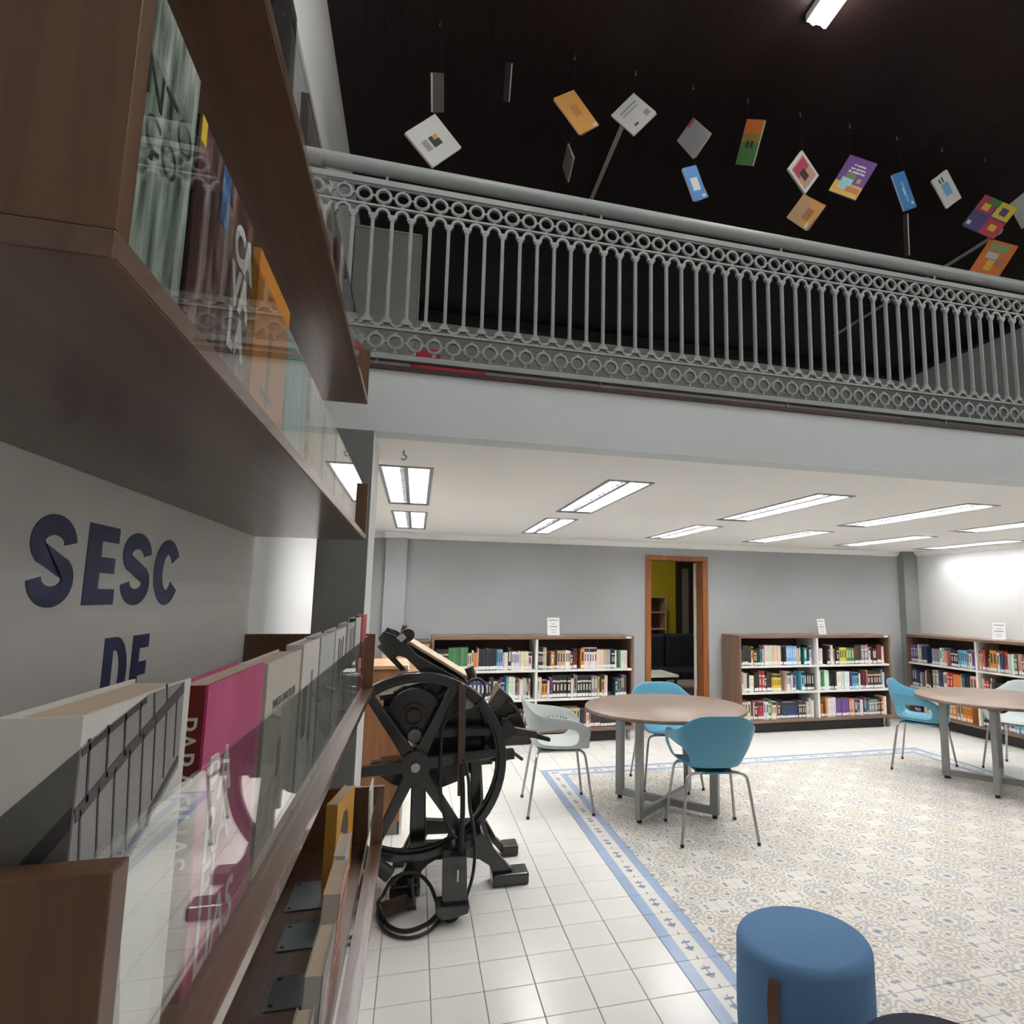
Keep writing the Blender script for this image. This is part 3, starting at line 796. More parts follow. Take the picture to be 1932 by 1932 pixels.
# small notices standing on the bookcases
def notice(loc, rzv, label, tilt=0.16):
    t = thing('notice_stand', label, 'sign', loc, rzv, 'small white notices on the bookcases')
    M = Matrix.Rotation(-tilt, 4, 'X')
    s_ = MB().box(-0.068, -0.0015, 0.0, 0.068, 0.0015, 0.19); s_.v = [tuple(M @ Vector(v)) for v in s_.v]
    s_.build('sheet', mat('white_notice', (0.8, 0.8, 0.8), 0.5), t)
    ln = MB()
    rr = random.Random(5)
    for k, (z, wd) in enumerate([(0.158, 0.10), (0.118, 0.05), (0.088, 0.09), (0.055, 0.06), (0.03, 0.05)]):
        ln.box(-wd / 2, -0.0022, z, wd / 2, -0.0014, z + (0.009 if k in (0, 2) else 0.005))
    ln.v = [tuple(M @ Vector(v)) for v in ln.v]
    ln.build('print_lines', mat('grey_print', (0.25, 0.25, 0.26), 0.6), t)
    MB().box(-0.07, -0.03, 0.0, 0.07, 0.04, 0.003).build('foot', mat('clear_acrylic', (0.6, 0.62, 0.62), 0.1), t)
    return t
notice((1.46, 6.70, 1.106), 0.0, 'white notice standing on the bookcase left of the door')
notice((4.85, 6.70, 1.106), 0.25, 'white notice standing on the bookcase right of the door')
notice((6.37, 5.62, 1.106), -1.15, 'white notice standing on the bookcase along the right wall')

# wooden cabinets on the left
oak = wood('honey_wood', (0.24, 0.10, 0.042), (0.36, 0.17, 0.075), 0.4, 'Z')
oak_top = wood('honey_wood_top', (0.42, 0.25, 0.13), (0.55, 0.35, 0.2), 0.4, 'X')
cb = thing('wooden_cabinet', 'honey-brown wooden cabinet with a pale top behind the printing press', 'cabinet', (-0.31, 4.32, 0))
MB().box(-0.30, 0.0, 0.08, 0.27, 0.48, 1.03).build('body', oak, cb, 0.003)
MB().box(-0.305, -0.01, 1.03, 0.28, 0.49, 1.055).build('top', oak_top, cb, 0.003)
MB().box(-0.29, 0.02, 0.002, 0.26, 0.46, 0.08).build('plinth', mat('taupe_plinth', (0.30, 0.25, 0.21), 0.5), cb)
MB().box(0.27, 0.01, 0.0, 0.285, 0.47, 1.03).build('side_edge', WHITE_LAM, cb)
cb2 = thing('wooden_cabinet', 'pale brown low cabinet in the back corner beside the bookcase', 'cabinet', (-0.1, 6.5, 0))
MB().box(-0.2, 0.0, 0.05, 0.25, 0.38, 1.04).build('body', oak_top, cb2, 0.003)
MB().box(-0.205, -0.008, 1.04, 0.255, 0.385, 1.065).build('top', WALNUT_X, cb2, 0.002)
MB().box(-0.18, 0.02, 0.002, 0.23, 0.36, 0.05).build('plinth', BLACK, cb2)
cb3 = thing('wall_cabinet', 'narrow dark brown cabinet along the left wall behind the lettered panel', 'cabinet', (-0.54, 3.25, 0))
MB().box(-0.07, -0.4, 0.002, 0.06, 0.5, 1.26).build('body', WALNUT_Z, cb3, 0.002)
MB().box(-0.075, -0.41, 1.26, 0.07, 0.51, 1.285).build('top', mat('dark_top', (0.05, 0.022, 0.018), 0.5), cb3, 0.002)

# ================================================================ ROUND TABLES
table_top_m = wood('table_laminate', (0.12, 0.082, 0.062), (0.205, 0.148, 0.117), 0.45, 'X', 0.8)
def round_table(loc, rzv, R, label):
    t = thing('round_table', label, 'table', loc, rzv, 'round library tables')
    H = 0.722
    MB().lathe([(0, H - 0.025), (R - 0.004, H - 0.025), (R, H - 0.021), (R, H - 0.003), (R - 0.003, H), (0, H)], n=72).build('tabletop', table_top_m, t)
    a = 0.272
    for i, (sx, sy) in enumerate(((1, 1), (-1, 1), (-1, -1), (1, -1))):
        lg = MB(); M = Matrix.Rotation(math.atan2(sy, sx), 4, 'Z')
        lg.box(a * 1.414 - 0.03, -0.02, 0.026, a * 1.414 + 0.03, 0.02, H - 0.045)
        lg.v = [tuple(M @ Vector(v)) for v in lg.v]
        lg.build('leg', GREY_STEEL, t, 0.003)
        MB().cyl((sx * a, sy * a, 0.002), (sx * a, sy * a, 0.026), 0.018, n=12).build('foot', BLACK, t)
    for k, (sx, sy) in enumerate(((1, 1), (1, -1))):
        for z0, z1, nm in ((0.026, 0.076, 'base_beam'), (H - 0.065, H - 0.026, 'top_beam')):
            b = MB(); M = Matrix.Rotation(math.atan2(sy, sx), 4, 'Z')
            L = a * 1.414 - 0.031 if nm == 'base_beam' else a * 1.414 + 0.03
            b.box(-L, -0.019 + 0.0005 * k, z0 + 0.0005 * k, L, 0.019 - 0.0005 * k, z1 - 0.0005 * k)
            b.v = [tuple(M @ Vector(v)) for v in b.v]
            b.build(nm, GREY_STEEL, t, 0.002)
    return t
round_table((1.82, 4.42, 0), -0.075, 0.595, 'round brown-topped table with grey X-shaped base beside the printing press')
round_table((4.75, 4.28, 0), -0.10, 0.60, 'round brown-topped table with grey X-shaped base at the right edge')

# ================================================================ CHAIRS
def chair_shell():
    base = [(0, -0.19, 0.455), (0.09, -0.187, 0.453), (0.145, -0.155, 0.45), (0.172, -0.08, 0.445), (0.186, 0.02, 0.443), (0.197, 0.12, 0.445), (0.205, 0.20, 0.450)]
    rim = [(0, -0.275, 0.785), (0.165, -0.268, 0.792), (0.252, -0.215, 0.700), (0.265, -0.11, 0.68), (0.268, 0.02, 0.668), (0.262, 0.125, 0.645), (0.248, 0.205, 0.585)]
    cols_ = []
    for i in range(6, 0, -1): cols_.append((-1, i))
    for i in range(0, 7): cols_.append((1, i))
    ts = [0, 0.10, 0.55, 0.80, 1.0]
    bm = bmesh.new(); V = []
    for s, i in cols_:
        b_, r_ = Vector(base[i]), Vector(rim[i]); c = []
        for t in [0, 0.10, {0: 0.5, 1: 0.5, 2: 0.48, 3: 0.58, 4: 0.66, 5: 0.70, 6: 0.6}[i], {3: 0.82, 4: 0.85, 5: 0.85}.get(i, 0.78), 1.0]:
            p = b_.lerp(r_, t)
            bulge = math.sin(math.pi * t) * (0.012 if i < 3 else 0.018)
            if i < 3: p.y -= bulge * 0.4
            p.x += bulge * (1 if i >= 2 else 0)
            c.append(bm.verts.new((s * p.x, p.y, p.z)))
        V.append(c)
    n = len(V)
    for q in range(n - 1):
        i0, i1 = sorted((cols_[q][1], cols_[q + 1][1]))
        for r in range(4):
            if i0 in (2, 3, 4) and r == 1: continue       # opening between arm and seat
            bm.faces.new((V[q][r], V[q + 1][r], V[q + 1][r + 1], V[q][r + 1]))
    loop = [V[q][0] for q in range(n)]
    fr = [bm.verts.new((x, 0.228, 0.437)) for x in (0.12, 0.0, -0.12)]
    loop += fr
    m = len(loop); prev = loop
    for sc, dz in ((0.72, -0.012), (0.4, -0.02)):
        rg_ = []
        for v in loop: rg_.append(bm.verts.new((v.co.x * sc, 0.02 + (v.co.y - 0.02) * sc, 0.45 + (v.co.z - 0.45) * sc + dz)))
        for k in range(m): bm.faces.new((prev[(k + 1) % m], prev[k], rg_[k], rg_[(k + 1) % m]))
        prev = rg_
    cv = bm.verts.new((0, 0.02, 0.428))
    for k in range(m): bm.faces.new((prev[(k + 1) % m], prev[k], cv))
    bmesh.ops.recalc_face_normals(bm, faces=bm.faces)
    for f in bm.faces: f.smooth = True
    me = bpy.data.meshes.new('shell'); bm.to_mesh(me); bm.free()
    return me
shell_me = chair_shell()
def chair(loc, rzv, label, shade):
    t = thing('armchair', label, 'chair', loc, rzv, 'moulded plastic armchairs at the round tables')
    me = shell_me.copy(); me.materials.append(shade)
    o = child('shell', me, t, (0, 0, 0))
    sd = o.modifiers.new('solid', 'SOLIDIFY'); sd.thickness = 0.008; sd.offset = 0
    ss = o.modifiers.new('sub', 'SUBSURF'); ss.levels = 2; ss.render_levels = 2
    for sx in (-1, 1):
        for sy in (-1, 1):
            pth = smooth_path([(sx * 0.06, sy * 0.13, 0.412), (sx * 0.14, sy * 0.155, 0.415), (sx * 0.185, sy * 0.17, 0.40), (sx * 0.20, sy * 0.18, 0.35), (sx * 0.222, sy * 0.205, 0.18), (sx * 0.243, sy * 0.23, 0.012)], 5)
            lg = MB().tube(pth, 0.0095, 10).build('leg', STEEL, t)
            MB().cyl((sx * 0.243, sy * 0.23, 0.001), (sx * 0.2415, sy * 0.2285, 0.02), 0.0115, n=10).build('foot_cap', BLACK, lg)
    MB().box(-0.12, -0.15, 0.405, 0.12, 0.15, 0.417).build('under_plate', shade, t, 0.004)
    return t
grey_pl = mat('pale_grey_plastic', (0.43, 0.47, 0.465), 0.42, var=0.02)
blue_pl = mat('turquoise_blue_plastic', (0.075, 0.275, 0.40), 0.4, var=0.02)
def face(dx, dy): return math.atan2(dy, dx) - math.pi / 2
chair((1.054, 4.632, 0), face(0.995, -0.08), 'pale grey plastic armchair between the printing press and round table', grey_pl)
chair((1.916, 3.893, 0), face(0.17, 0.98), 'blue plastic armchair seen from behind in front of the round table', blue_pl)
chair((2.06, 4.99, 0), face(-0.1, -0.99), 'blue plastic armchair on the far side of the round table near the door', blue_pl)
chair((4.572, 4.89, 0), face(0.62, -0.80), 'blue plastic armchair beside the right-hand table, in front of the corner', blue_pl)
chair((5.42, 4.62, 0), face(-0.95, -0.3), 'pale grey armchair behind the right-hand table at the picture edge', grey_pl)

# ================================================================ STOOLS
def stool(loc, R, H, m, label, handle_ang=None):
    t = thing('felt_stool', label, 'stool', loc, 0)
    r = 0.028
    prof = [(0, 0.012), (R - 0.02, 0.012), (R - 0.008, 0.02), (R - 0.004, 0.05), (R + 0.002, H * 0.5), (R, H - r - 0.012)]
    for k in range(1, 9):
        a = k / 8 * math.pi / 2; prof.append((R - r + r * math.cos(a), H - r - 0.004 + r * math.sin(a)))
    prof += [(R * 0.6, H), (0, H + 0.003)]
    MB().lathe(prof, n=64).build('body', m, t)
    MB().lathe([(0, 0.001), (R - 0.04, 0.001), (R - 0.04, 0.014), (0, 0.014)], n=40).build('base', BLACK, t)
    if handle_ang is not None:
        leather = mat('brown_leather', (0.14, 0.055, 0.03), 0.5, var=0.15, vscale=40, bump=0.1)
        pts_ = [(R + 0.0015, 0.255), (R + 0.008, 0.262), (R + 0.018, 0.31), (R + 0.019, 0.345), (R + 0.009, 0.392), (R + 0.0015, 0.398)]
        hb = MB(); ca_, sa = math.cos(handle_ang), math.sin(handle_ang); hw = 0.017
        P = smooth_path([(a, 0, z) for a, z in pts_], 4); vs = []; fs = []
        for p in P:
            for w_, dr in ((-hw, 0), (hw, 0), (hw, 0.004), (-hw, 0.004)):
                vs.append(((p.x + dr) * ca_ - w_ * sa, (p.x + dr) * sa + w_ * ca_, p.z))
        for q in range(len(P) - 1):
            for k in range(4): fs.append((q * 4 + k, q * 4 + (k + 1) % 4, q * 4 + 4 + (k + 1) % 4, q * 4 + 4 + k))
        fs += [(0, 3, 2, 1), tuple(len(vs) - 4 + k for k in range(4))]
        hb._add(vs, fs); hb.build('handle', leather, t)
    return t
felt_blue = mat('blue_felt', (0.13, 0.255, 0.46), 0.9, var=0.12, vscale=180, bump=0.35, bscale=500, spec=0.2)
felt_dark = mat('dark_navy_felt', (0.055, 0.058, 0.088), 0.9, var=0.15, vscale=180, bump=0.35, bscale=500, spec=0.2)
stool((1.24, 1.87, 0), 0.207, 0.45, felt_blue, 'round blue felt stool with a brown leather handle', math.radians(-146))
stool((1.225, 1.29, 0), 0.20, 0.455, felt_dark, 'round dark navy felt stool cut off by the bottom edge')

# ================================================================ PRINTING PRESS
pr = thing('printing_press', 'old black cast-iron treadle printing press with a six-spoked flywheel', 'printing press', (0, 0, 0))
# flywheel
WC = Vector((0.035, 3.35, 0.668)); WR = 0.452
fw = MB().ring(WC, (0, 1, 0), WR, 0.038, 0.075, 64).ring(WC, (0, 1, 0), WR - 0.03, 0.022, 0.03, 64).build('flywheel', BLACK_IRON, pr, 0.004)
for k in range(6):
    a = math.radians(5 + 60 * k); dv = Vector((math.cos(a), 0, math.sin(a))); pv = Vector((-dv.z, 0, dv.x))
    sp = MB(); p0 = WC + dv * 0.045; p1 = WC + dv * (WR - 0.035); vs = []
    for p, hw in ((p0, 0.031), (p1, 0.021)):
        for s1, s2 in ((-1, -0.6), (1, -0.6), (1, 0.6), (-1, 0.6)): vs.append(p + pv * hw * s1 + Vector((0, 1, 0)) * hw * s2)
    sp._add(vs, [(0, 3, 2, 1), (4, 5, 6, 7), (0, 1, 5, 4), (1, 2, 6, 5), (2, 3, 7, 6), (3, 0, 4, 7)])
    sp.build('spoke', BLACK_IRON, fw, 0.006)
MB().cyl(WC - Vector((0, 0.05, 0)), WC + Vector((0, 0.05, 0)), 0.072, n=28).build('hub', BLACK_IRON, fw, 0.008)
MB().cyl(WC - Vector((0, 0.075, 0)), WC + Vector((0, 0.50, 0)), 0.022, n=16).build('shaft', STEEL, fw)
# side frames with splayed legs
MB().prism([(0.018,0.637),(0.090,0.633),(0.105,0.241),(0.259,0.233),(0.331,0.296),(0.319,0.645),(0.375,0.642),(0.388,0.345),(0.409,0.317),(0.428,0.251),(0.458,0.181),(0.505,0.124),(0.584,0.042),(0.584,0.028),(0.460,0.041),(0.435,0.101),(0.384,0.135),(0.320,0.151),(0.157,0.153),(0.123,0.136),(0.093,0.108),(0.073,0.066),(0.074,0.053),(-0.061,0.041),(-0.009,0.097),(0.010,0.136),(0.011,0.218),(0.023,0.243)], 3.475, 3.535).build('frame', BLACK_IRON, pr, 0.006)
MB().prism([(0.023,0.543),(0.088,0.539),(0.114,0.229),(0.271,0.211),(0.375,0.209),(0.370,0.524),(0.420,0.521),(0.446,0.218),(0.485,0.156),(0.522,0.093),(0.573,0.047),(0.574,0.029),(0.552,0.014),(0.504,0.065),(0.455,0.120),(0.408,0.129),(0.286,0.145),(0.124,0.150),(0.100,0.077),(0.029,0.032),(-0.058,0.037),(-0.008,0.081),(0.032,0.163)], 3.85, 3.91).build('frame', BLACK_IRON, pr, 0.006)
fa = [(0.450,3.499,0.000),(0.644,3.477,0.000),(-0.062,3.514,-0.000),(0.087,3.502,-0.000)]
MB().box(fa[0][0], 3.44, 0.001, fa[1][0], 3.57, 0.062).build('foot', BLACK_IRON, pr, 0.01)
MB().box(fa[2][0], 3.44, 0.001, fa[3][0], 3.57, 0.062).build('foot', BLACK_IRON, pr, 0.01)
fb = [(0.554,3.868,0.000),(0.648,3.862,0.000),(-0.060,3.910,0.000),(0.019,3.906,0.000)]
MB().box(fb[0][0], 3.82, 0.001, fb[1][0], 3.94, 0.06).build('foot', WORN_IRON, pr, 0.01)
MB().box(fb[2][0], 3.82, 0.001, fb[3][0], 3.94, 0.06).build('foot', BLACK_IRON, pr, 0.01)
# bed bars across the frames
MB().prism([(-0.184,0.665),(0.548,0.689),(0.550,0.642),(-0.181,0.621)], 3.44, 3.50).build('bed_bar', BLACK_IRON, pr, 0.003)
MB().prism([(-0.158,0.558),(0.580,0.584),(0.581,0.535),(-0.156,0.511)], 3.85, 3.91).build('bed_bar', BLACK_IRON, pr, 0.003)
hp = [(0.545,3.470,0.670),(0.598,3.470,0.631)]
MB().cyl(hp[0], hp[1], 0.009, n=10).build('pin', WORN_IRON, pr)
# body of the press behind the wheel
MB().prism([(-0.145,0.881),(-0.142,0.972),(-0.048,1.025),(0.147,1.055),(0.264,0.995),(0.370,0.891),(0.429,0.898),(0.448,0.594),(0.381,0.592),(0.260,0.515),(0.176,0.487),(0.114,0.508),(0.076,0.609),(0.055,0.706),(-0.064,0.775),(-0.107,0.832)], 3.55, 3.84).build('body', BLACK_IRON, pr, 0.008)
MB().prism([(-0.152,0.605),(-0.134,0.558),(-0.078,0.517),(-0.009,0.494),(0.087,0.485),(0.157,0.494),(0.226,0.523),(0.251,0.599),(0.081,0.619)], 3.56, 3.82).build('drum', BLACK_IRON, pr, 0.008)
gc = [(0.016,3.450,0.896),(0.024,3.450,0.794),(0.501,3.450,0.801)]
g0 = Vector(gc[0])
MB().cyl(g0 + Vector((0, -0.02, 0)), g0 + Vector((0, 0.10, 0)), 0.127, n=48).ring(g0 - Vector((0, 0.02, 0)), (0, 1, 0), 0.131, 0.016, 0.03, 48).build('gear', BLACK_IRON, pr)
MB().cyl(g0 + Vector((0, -0.05, 0)), g0 + Vector((0, 0, 0)), 0.032, n=20).ring(g0 - Vector((0, 0.028, 0)), (0, 1, 0), 0.058, 0.012, 0.02, 28).build('gear_boss', WORN_IRON, pr)
g1 = Vector(gc[1])
MB().cyl(g1 + Vector((0, -0.06, 0)), g1 + Vector((0, 0.06, 0)), 0.034, n=24).cyl(g1 + Vector((0, -0.066, 0)), g1, 0.013, n=14).build('pinion', mat('dull_steel', (0.2, 0.2, 0.195), 0.35, 0.7, var=0.2, vscale=30), pr, 0.003)
# gear teeth blocks, and highlights painted as lighter bars, behind the rim
for i, poly in enumerate(([(-0.162,0.987),(-0.093,0.996),(-0.097,0.975),(-0.155,0.960)], [(-0.129,0.924),(-0.085,0.936),(-0.084,0.917),(-0.126,0.908)], [(0.106,0.963),(0.179,1.003),(0.180,0.986),(0.109,0.944)], [(0.062,1.019),(0.132,1.051),(0.133,1.037),(0.069,1.003)])):
    MB().prism(poly, 3.49, 3.60).build('tooth_glint_bar', WORN_IRON, pr, 0.002)
# connecting rod and joint
MB().prism([(0.033,0.821),(0.497,0.813),(0.518,0.779),(0.499,0.775),(0.035,0.774)], 3.415, 3.445).build('connecting_rod', BLACK_IRON, pr, 0.004)
g2 = Vector(gc[2])
MB().cyl(g2 + Vector((0, -0.06, 0)), g2 + Vector((0, 0.08, 0)), 0.040, n=24).build('joint', BLACK_IRON, pr, 0.005)
MB().prism([(0.516,0.820),(0.661,0.789),(0.661,0.753),(0.517,0.770)], 3.40, 3.44).build('lever', WORN_IRON, pr, 0.004)
MB().prism([(0.655,0.781),(0.738,0.750),(0.735,0.730),(0.656,0.751)], 3.405, 3.435).build('lever_grip', BLACK, pr, 0.004)
# upright arm at the right and the tilted platen
MB().prism([(0.328,1.013),(0.366,0.973),(0.394,0.921),(0.429,0.917),(0.429,0.802),(0.493,0.800),(0.478,0.722),(0.426,0.636),(0.384,0.633),(0.389,0.804),(0.360,0.908)], 3.48, 3.53).build('side_arm', BLACK_IRON, pr, 0.006)
MB().prism([(0.433,0.843),(0.486,0.997),(0.540,0.947),(0.592,0.867),(0.632,0.767),(0.568,0.740),(0.506,0.749)], 3.55, 3.86).build('platen', BLACK_IRON, pr, 0.006)
MB().prism([(0.402,0.910),(0.467,1.010),(0.520,0.965),(0.457,0.874)], 3.52, 3.56).build('platen_plate', mat('worn_grey_plate', (0.10, 0.085, 0.075), 0.4, 0.5, var=0.3, vscale=15), pr, 0.003)
MB().tube(smooth_path([(0.515,3.520,0.928),(0.545,3.520,0.907),(0.567,3.520,0.878),(0.559,3.520,0.861),(0.529,3.520,0.857),(0.509,3.520,0.840),(0.489,3.520,0.844)], 4), 0.006, 8).build('latch', WORN_IRON, pr)
# inking disc guard, feed board and its side plates
MB().tube(smooth_path([(0.084,3.620,1.083),(0.131,3.620,1.102),(0.180,3.620,1.104),(0.227,3.620,1.086),(0.269,3.620,1.056),(0.306,3.620,1.014)], 5), 0.012, 8).build('guard_bow', BLACK_IRON, pr)
for y0 in (3.47, 3.90):
    MB().prism([(-0.182,1.283),(-0.157,1.319),(-0.108,1.302),(-0.058,1.272),(-0.024,1.241),(0.013,1.199),(0.140,1.125),(0.294,1.039),(0.273,1.011),(0.143,1.056),(0.031,1.113),(-0.006,1.150),(-0.040,1.181),(-0.076,1.192),(-0.101,1.173),(-0.120,1.179),(-0.149,1.223)], y0, y0 + 0.025).build('side_plate', BLACK_IRON, pr, 0.003)
fbp = [(-0.037,1.261),(0.293,1.061)]
(ax, az), (bx, bz) = fbp
dv = Vector((bx - ax, 0, bz - az)); nv = Vector((-dv.z, 0, dv.x)).normalized()
if nv.z < 0: nv = -nv
MB().obox(Vector(((ax + bx) / 2, 3.70, (az + bz) / 2)) + nv * 0.004, dv / 2, Vector((0, 0.20, 0)), nv * 0.007).build('feed_board', wood('pale_board', (0.42, 0.32, 0.22), (0.55, 0.44, 0.33), 0.5, 'X'), pr, 0.002)
rp = [(0.295,3.500,1.124),(0.324,3.500,1.052)]
MB().cyl(rp[0], rp[1], 0.026, 0.022, n=16).build('roller_handle', WORN_IRON, pr, 0.003)
kp = [(-0.054,3.600,1.252),(-0.041,3.600,1.333)]
MB().lathe([(0, 0.0), (0.035, 0.0), (0.036, 0.02), (0.022, 0.05), (0.02, 0.075), (0.012, 0.095), (0, 0.10)], kp[0], 18).build('ink_cap', BLACK_IRON, pr)
k2 = Vector([(-0.033,3.500,1.298)][0])
MB().cyl(k2 + Vector((0, -0.02, 0)), k2 + Vector((0, 0.05, 0)), 0.034, n=20).build('ratchet_wheel', WORN_IRON, pr, 0.004)
MB().prism([(-0.091,1.287),(-0.059,1.309),(-0.040,1.287),(-0.063,1.262)], 3.455, 3.468).build('small_plate', mat('pale_metal', (0.55, 0.54, 0.5), 0.4, 0.5), pr)
fk = [(-0.133,3.460,1.328),(-0.080,3.460,1.295)]
MB().cyl(fk[0], fk[1], 0.01, 0.004, n=8).build('fork_tip', BLACK_IRON, pr)
MB().prism([(-0.195,1.232),(-0.165,1.246),(-0.039,1.108),(-0.061,1.097)], 3.60, 3.64).build('brace', BLACK_IRON, pr, 0.003)
# belt, guard plate, green box
MB().prism([(0.229,1.065),(0.263,1.064),(0.271,0.781),(0.270,0.523),(0.242,0.527),(0.237,0.783)], 3.265, 3.28).build('belt', mat('brown_leather_belt', (0.085, 0.05, 0.04), 0.6, var=0.2, vscale=20), pr)
MB().prism([(0.272,1.025),(0.313,1.024),(0.317,0.915),(0.271,0.909)], 3.385, 3.45).build('switch_box', mat('pale_green_enamel', (0.30, 0.36, 0.30), 0.5, var=0.1), pr, 0.004)
# motor bracket standing in front
mbp = [(0.176,0.299),(0.286,0.294),(0.295,0.067),(0.181,0.075)]
MB().prism(mbp, 3.13, 3.21).build('motor_bracket', BLACK_IRON, pr, 0.004)
MB().prism([(0.149,0.092),(0.304,0.089),(0.301,0.052),(0.248,0.040),(0.220,0.032),(0.177,0.037),(0.152,0.060)], 3.10, 3.22).build('bracket_shoe', BLACK_IRON, pr, 0.006)
MB().prism([(0.219,0.303),(0.360,0.361),(0.379,0.339),(0.297,0.271),(0.294,0.222),(0.191,0.226)], 3.22, 3.45).build('bracket_arm', BLACK_IRON, pr, 0.006)
MB().prism([(0.244,0.237),(0.251,0.236),(0.251,0.185),(0.244,0.186)], 3.124, 3.13).build('data_plate', mat('pale_data_plate', (0.6, 0.6, 0.6), 0.4), pr)
# treadle
tr_ = [(-0.102,3.320,0.045),(0.019,3.378,0.045),(0.059,3.291,0.045),(-0.077,3.190,0.045)]
MB().prism([(p[0], p[1]) for p in tr_], 0.03, 0.05, 'xy').build('treadle', WORN_IRON, pr, 0.004)
rd = [(0.035,3.360,0.132),(0.048,3.360,0.006)]
MB().cyl(rd[0], rd[1], 0.014, n=12).build('treadle_rod', BLACK_IRON, pr)
MB().cyl((rd[1][0], rd[1][1] - 0.05, rd[1][2]), (rd[1][0], rd[1][1] + 0.03, rd[1][2]), 0.022, n=14).build('treadle_pivot', BLACK_IRON, pr)
pp = [(-0.146,3.200,0.291),(-0.060,3.200,0.213)]
MB().cyl(pp[0], pp[1], 0.033, n=16).build('pipe_end', BLACK, pr)
# power cables
cable_m = mat('black_cable', (0.014, 0.013, 0.012), 0.5)
up1 = [(0.271,3.300,1.055),(0.294,3.300,1.081),(0.335,3.300,1.083),(0.360,3.300,1.055),(0.362,3.300,1.008),(0.339,3.300,0.961),(0.307,3.300,0.938),(0.242,3.300,0.916),(0.185,3.300,0.890),(0.160,3.300,0.852),(0.154,3.300,0.768),(0.159,3.300,0.577),(0.177,3.300,0.450),(0.211,3.300,0.360),(0.271,3.300,0.293)]
MB().tube(smooth_path(up1, 5), 0.0075, 8).build('cable', cable_m, pr)
up2 = [(0.255,3.160,0.732),(0.283,3.160,0.632),(0.293,3.160,0.510),(0.314,3.160,0.412),(0.326,3.160,0.291),(0.315,3.160,0.173),(0.275,3.160,0.056)]
fl1 = [(0.242,3.148,0.012),(0.206,3.147,0.012),(0.197,3.225,0.012),(0.221,3.304,0.012)]
MB().tube(smooth_path(up2 + fl1, 5), 0.008, 8).build('cable', cable_m, pr)
up3 = [(0.247,3.180,0.703),(0.260,3.180,0.555),(0.263,3.180,0.409),(0.259,3.180,0.266),(0.245,3.180,0.102)]
MB().tube(smooth_path(up3, 5), 0.012, 8).build('cable', cable_m, pr)
fl2 = [(0.184,3.259,0.012),(0.118,3.144,0.012),(0.029,3.100,0.012),(-0.048,3.157,0.012),(-0.099,3.298,0.012),(-0.113,3.408,0.012)]
lp = [(-0.087,3.250,0.107),(-0.053,3.250,0.169),(0.004,3.250,0.196),(0.072,3.250,0.185),(0.129,3.250,0.127),(0.162,3.250,0.047)]
MB().tube(smooth_path(fl2 + lp, 5), 0.0085, 8).build('cable', cable_m, pr)
fl3 = [(0.197,3.214,0.012),(0.138,3.092,0.012),(0.057,3.039,0.012),(-0.022,3.067,0.012),(-0.078,3.155,0.012),(-0.108,3.285,0.012),(-0.106,3.417,0.012)]
MB().tube(smooth_path(fl3, 5), 0.0075, 8).build('cable', cable_m, pr)

# ================================================================ DISPLAY RACK AT THE LEFT
XW = -0.57
rack = thing('display_rack', 'dark walnut display rack with glass-fronted trays on a lettered white panel', 'display rack', (XW, 1.4, 0))
def R_(x, y, z): return (x - XW, y - 1.4, z)
def rbox(mb, x0, y0, z0, x1, y1, z1, mi=0):
    a, b = R_(x0, y0, z0), R_(x1, y1, z1); return mb.box(*a, *b, mi)
back = rbox(MB(), XW - 0.018, 0.10, 0.06, XW, 2.47, 2.66).build('back_panel', mat('white_panel', (0.84, 0.84, 0.815), 0.55, var=0.02), rack, 0.0015)
for y in (0.5, 2.3): rbox(MB(), XW - 0.03, y - 0.03, 0.002, XW + 0.2, y + 0.03, 0.06).build('foot', BLACK, rack)
blue_v = mat('dark_blue_vinyl', (0.026, 0.034, 0.13), 0.5)
def wall_mtx(y, z, x=XW + 0.0006):
    o = R_(x, y, z)
    return Matrix(((0, 0, 1, o[0]), (1, 0, 0, o[1]), (0, 1, 0, o[2]), (0, 0, 0, 1)))
def stroke(path, wx, wy=None):
    """flat ribbon along a centre line, as one closed outline (pen width wx across, wy up)"""
    wy = wx if wy is None else wy
    P = [Vector((x, y)) for x, y in path]; L, Rr = [], []
    for i in range(len(P)):
        d = (P[min(i + 1, len(P) - 1)] - P[max(i - 1, 0)]).normalized(); n = Vector((-d.y * wx / 2, d.x * wy / 2))
        L.append(P[i] + n); Rr.append(P[i] - n)
    return [tuple(v) for v in L + Rr[::-1]]
def arc(cx, cy, rx, ry, a0, a1, n=14):
    return [(cx + rx * math.cos(math.radians(a0 + (a1 - a0) * i / n)), cy + ry * math.sin(math.radians(a0 + (a1 - a0) * i / n))) for i in range(n + 1)]
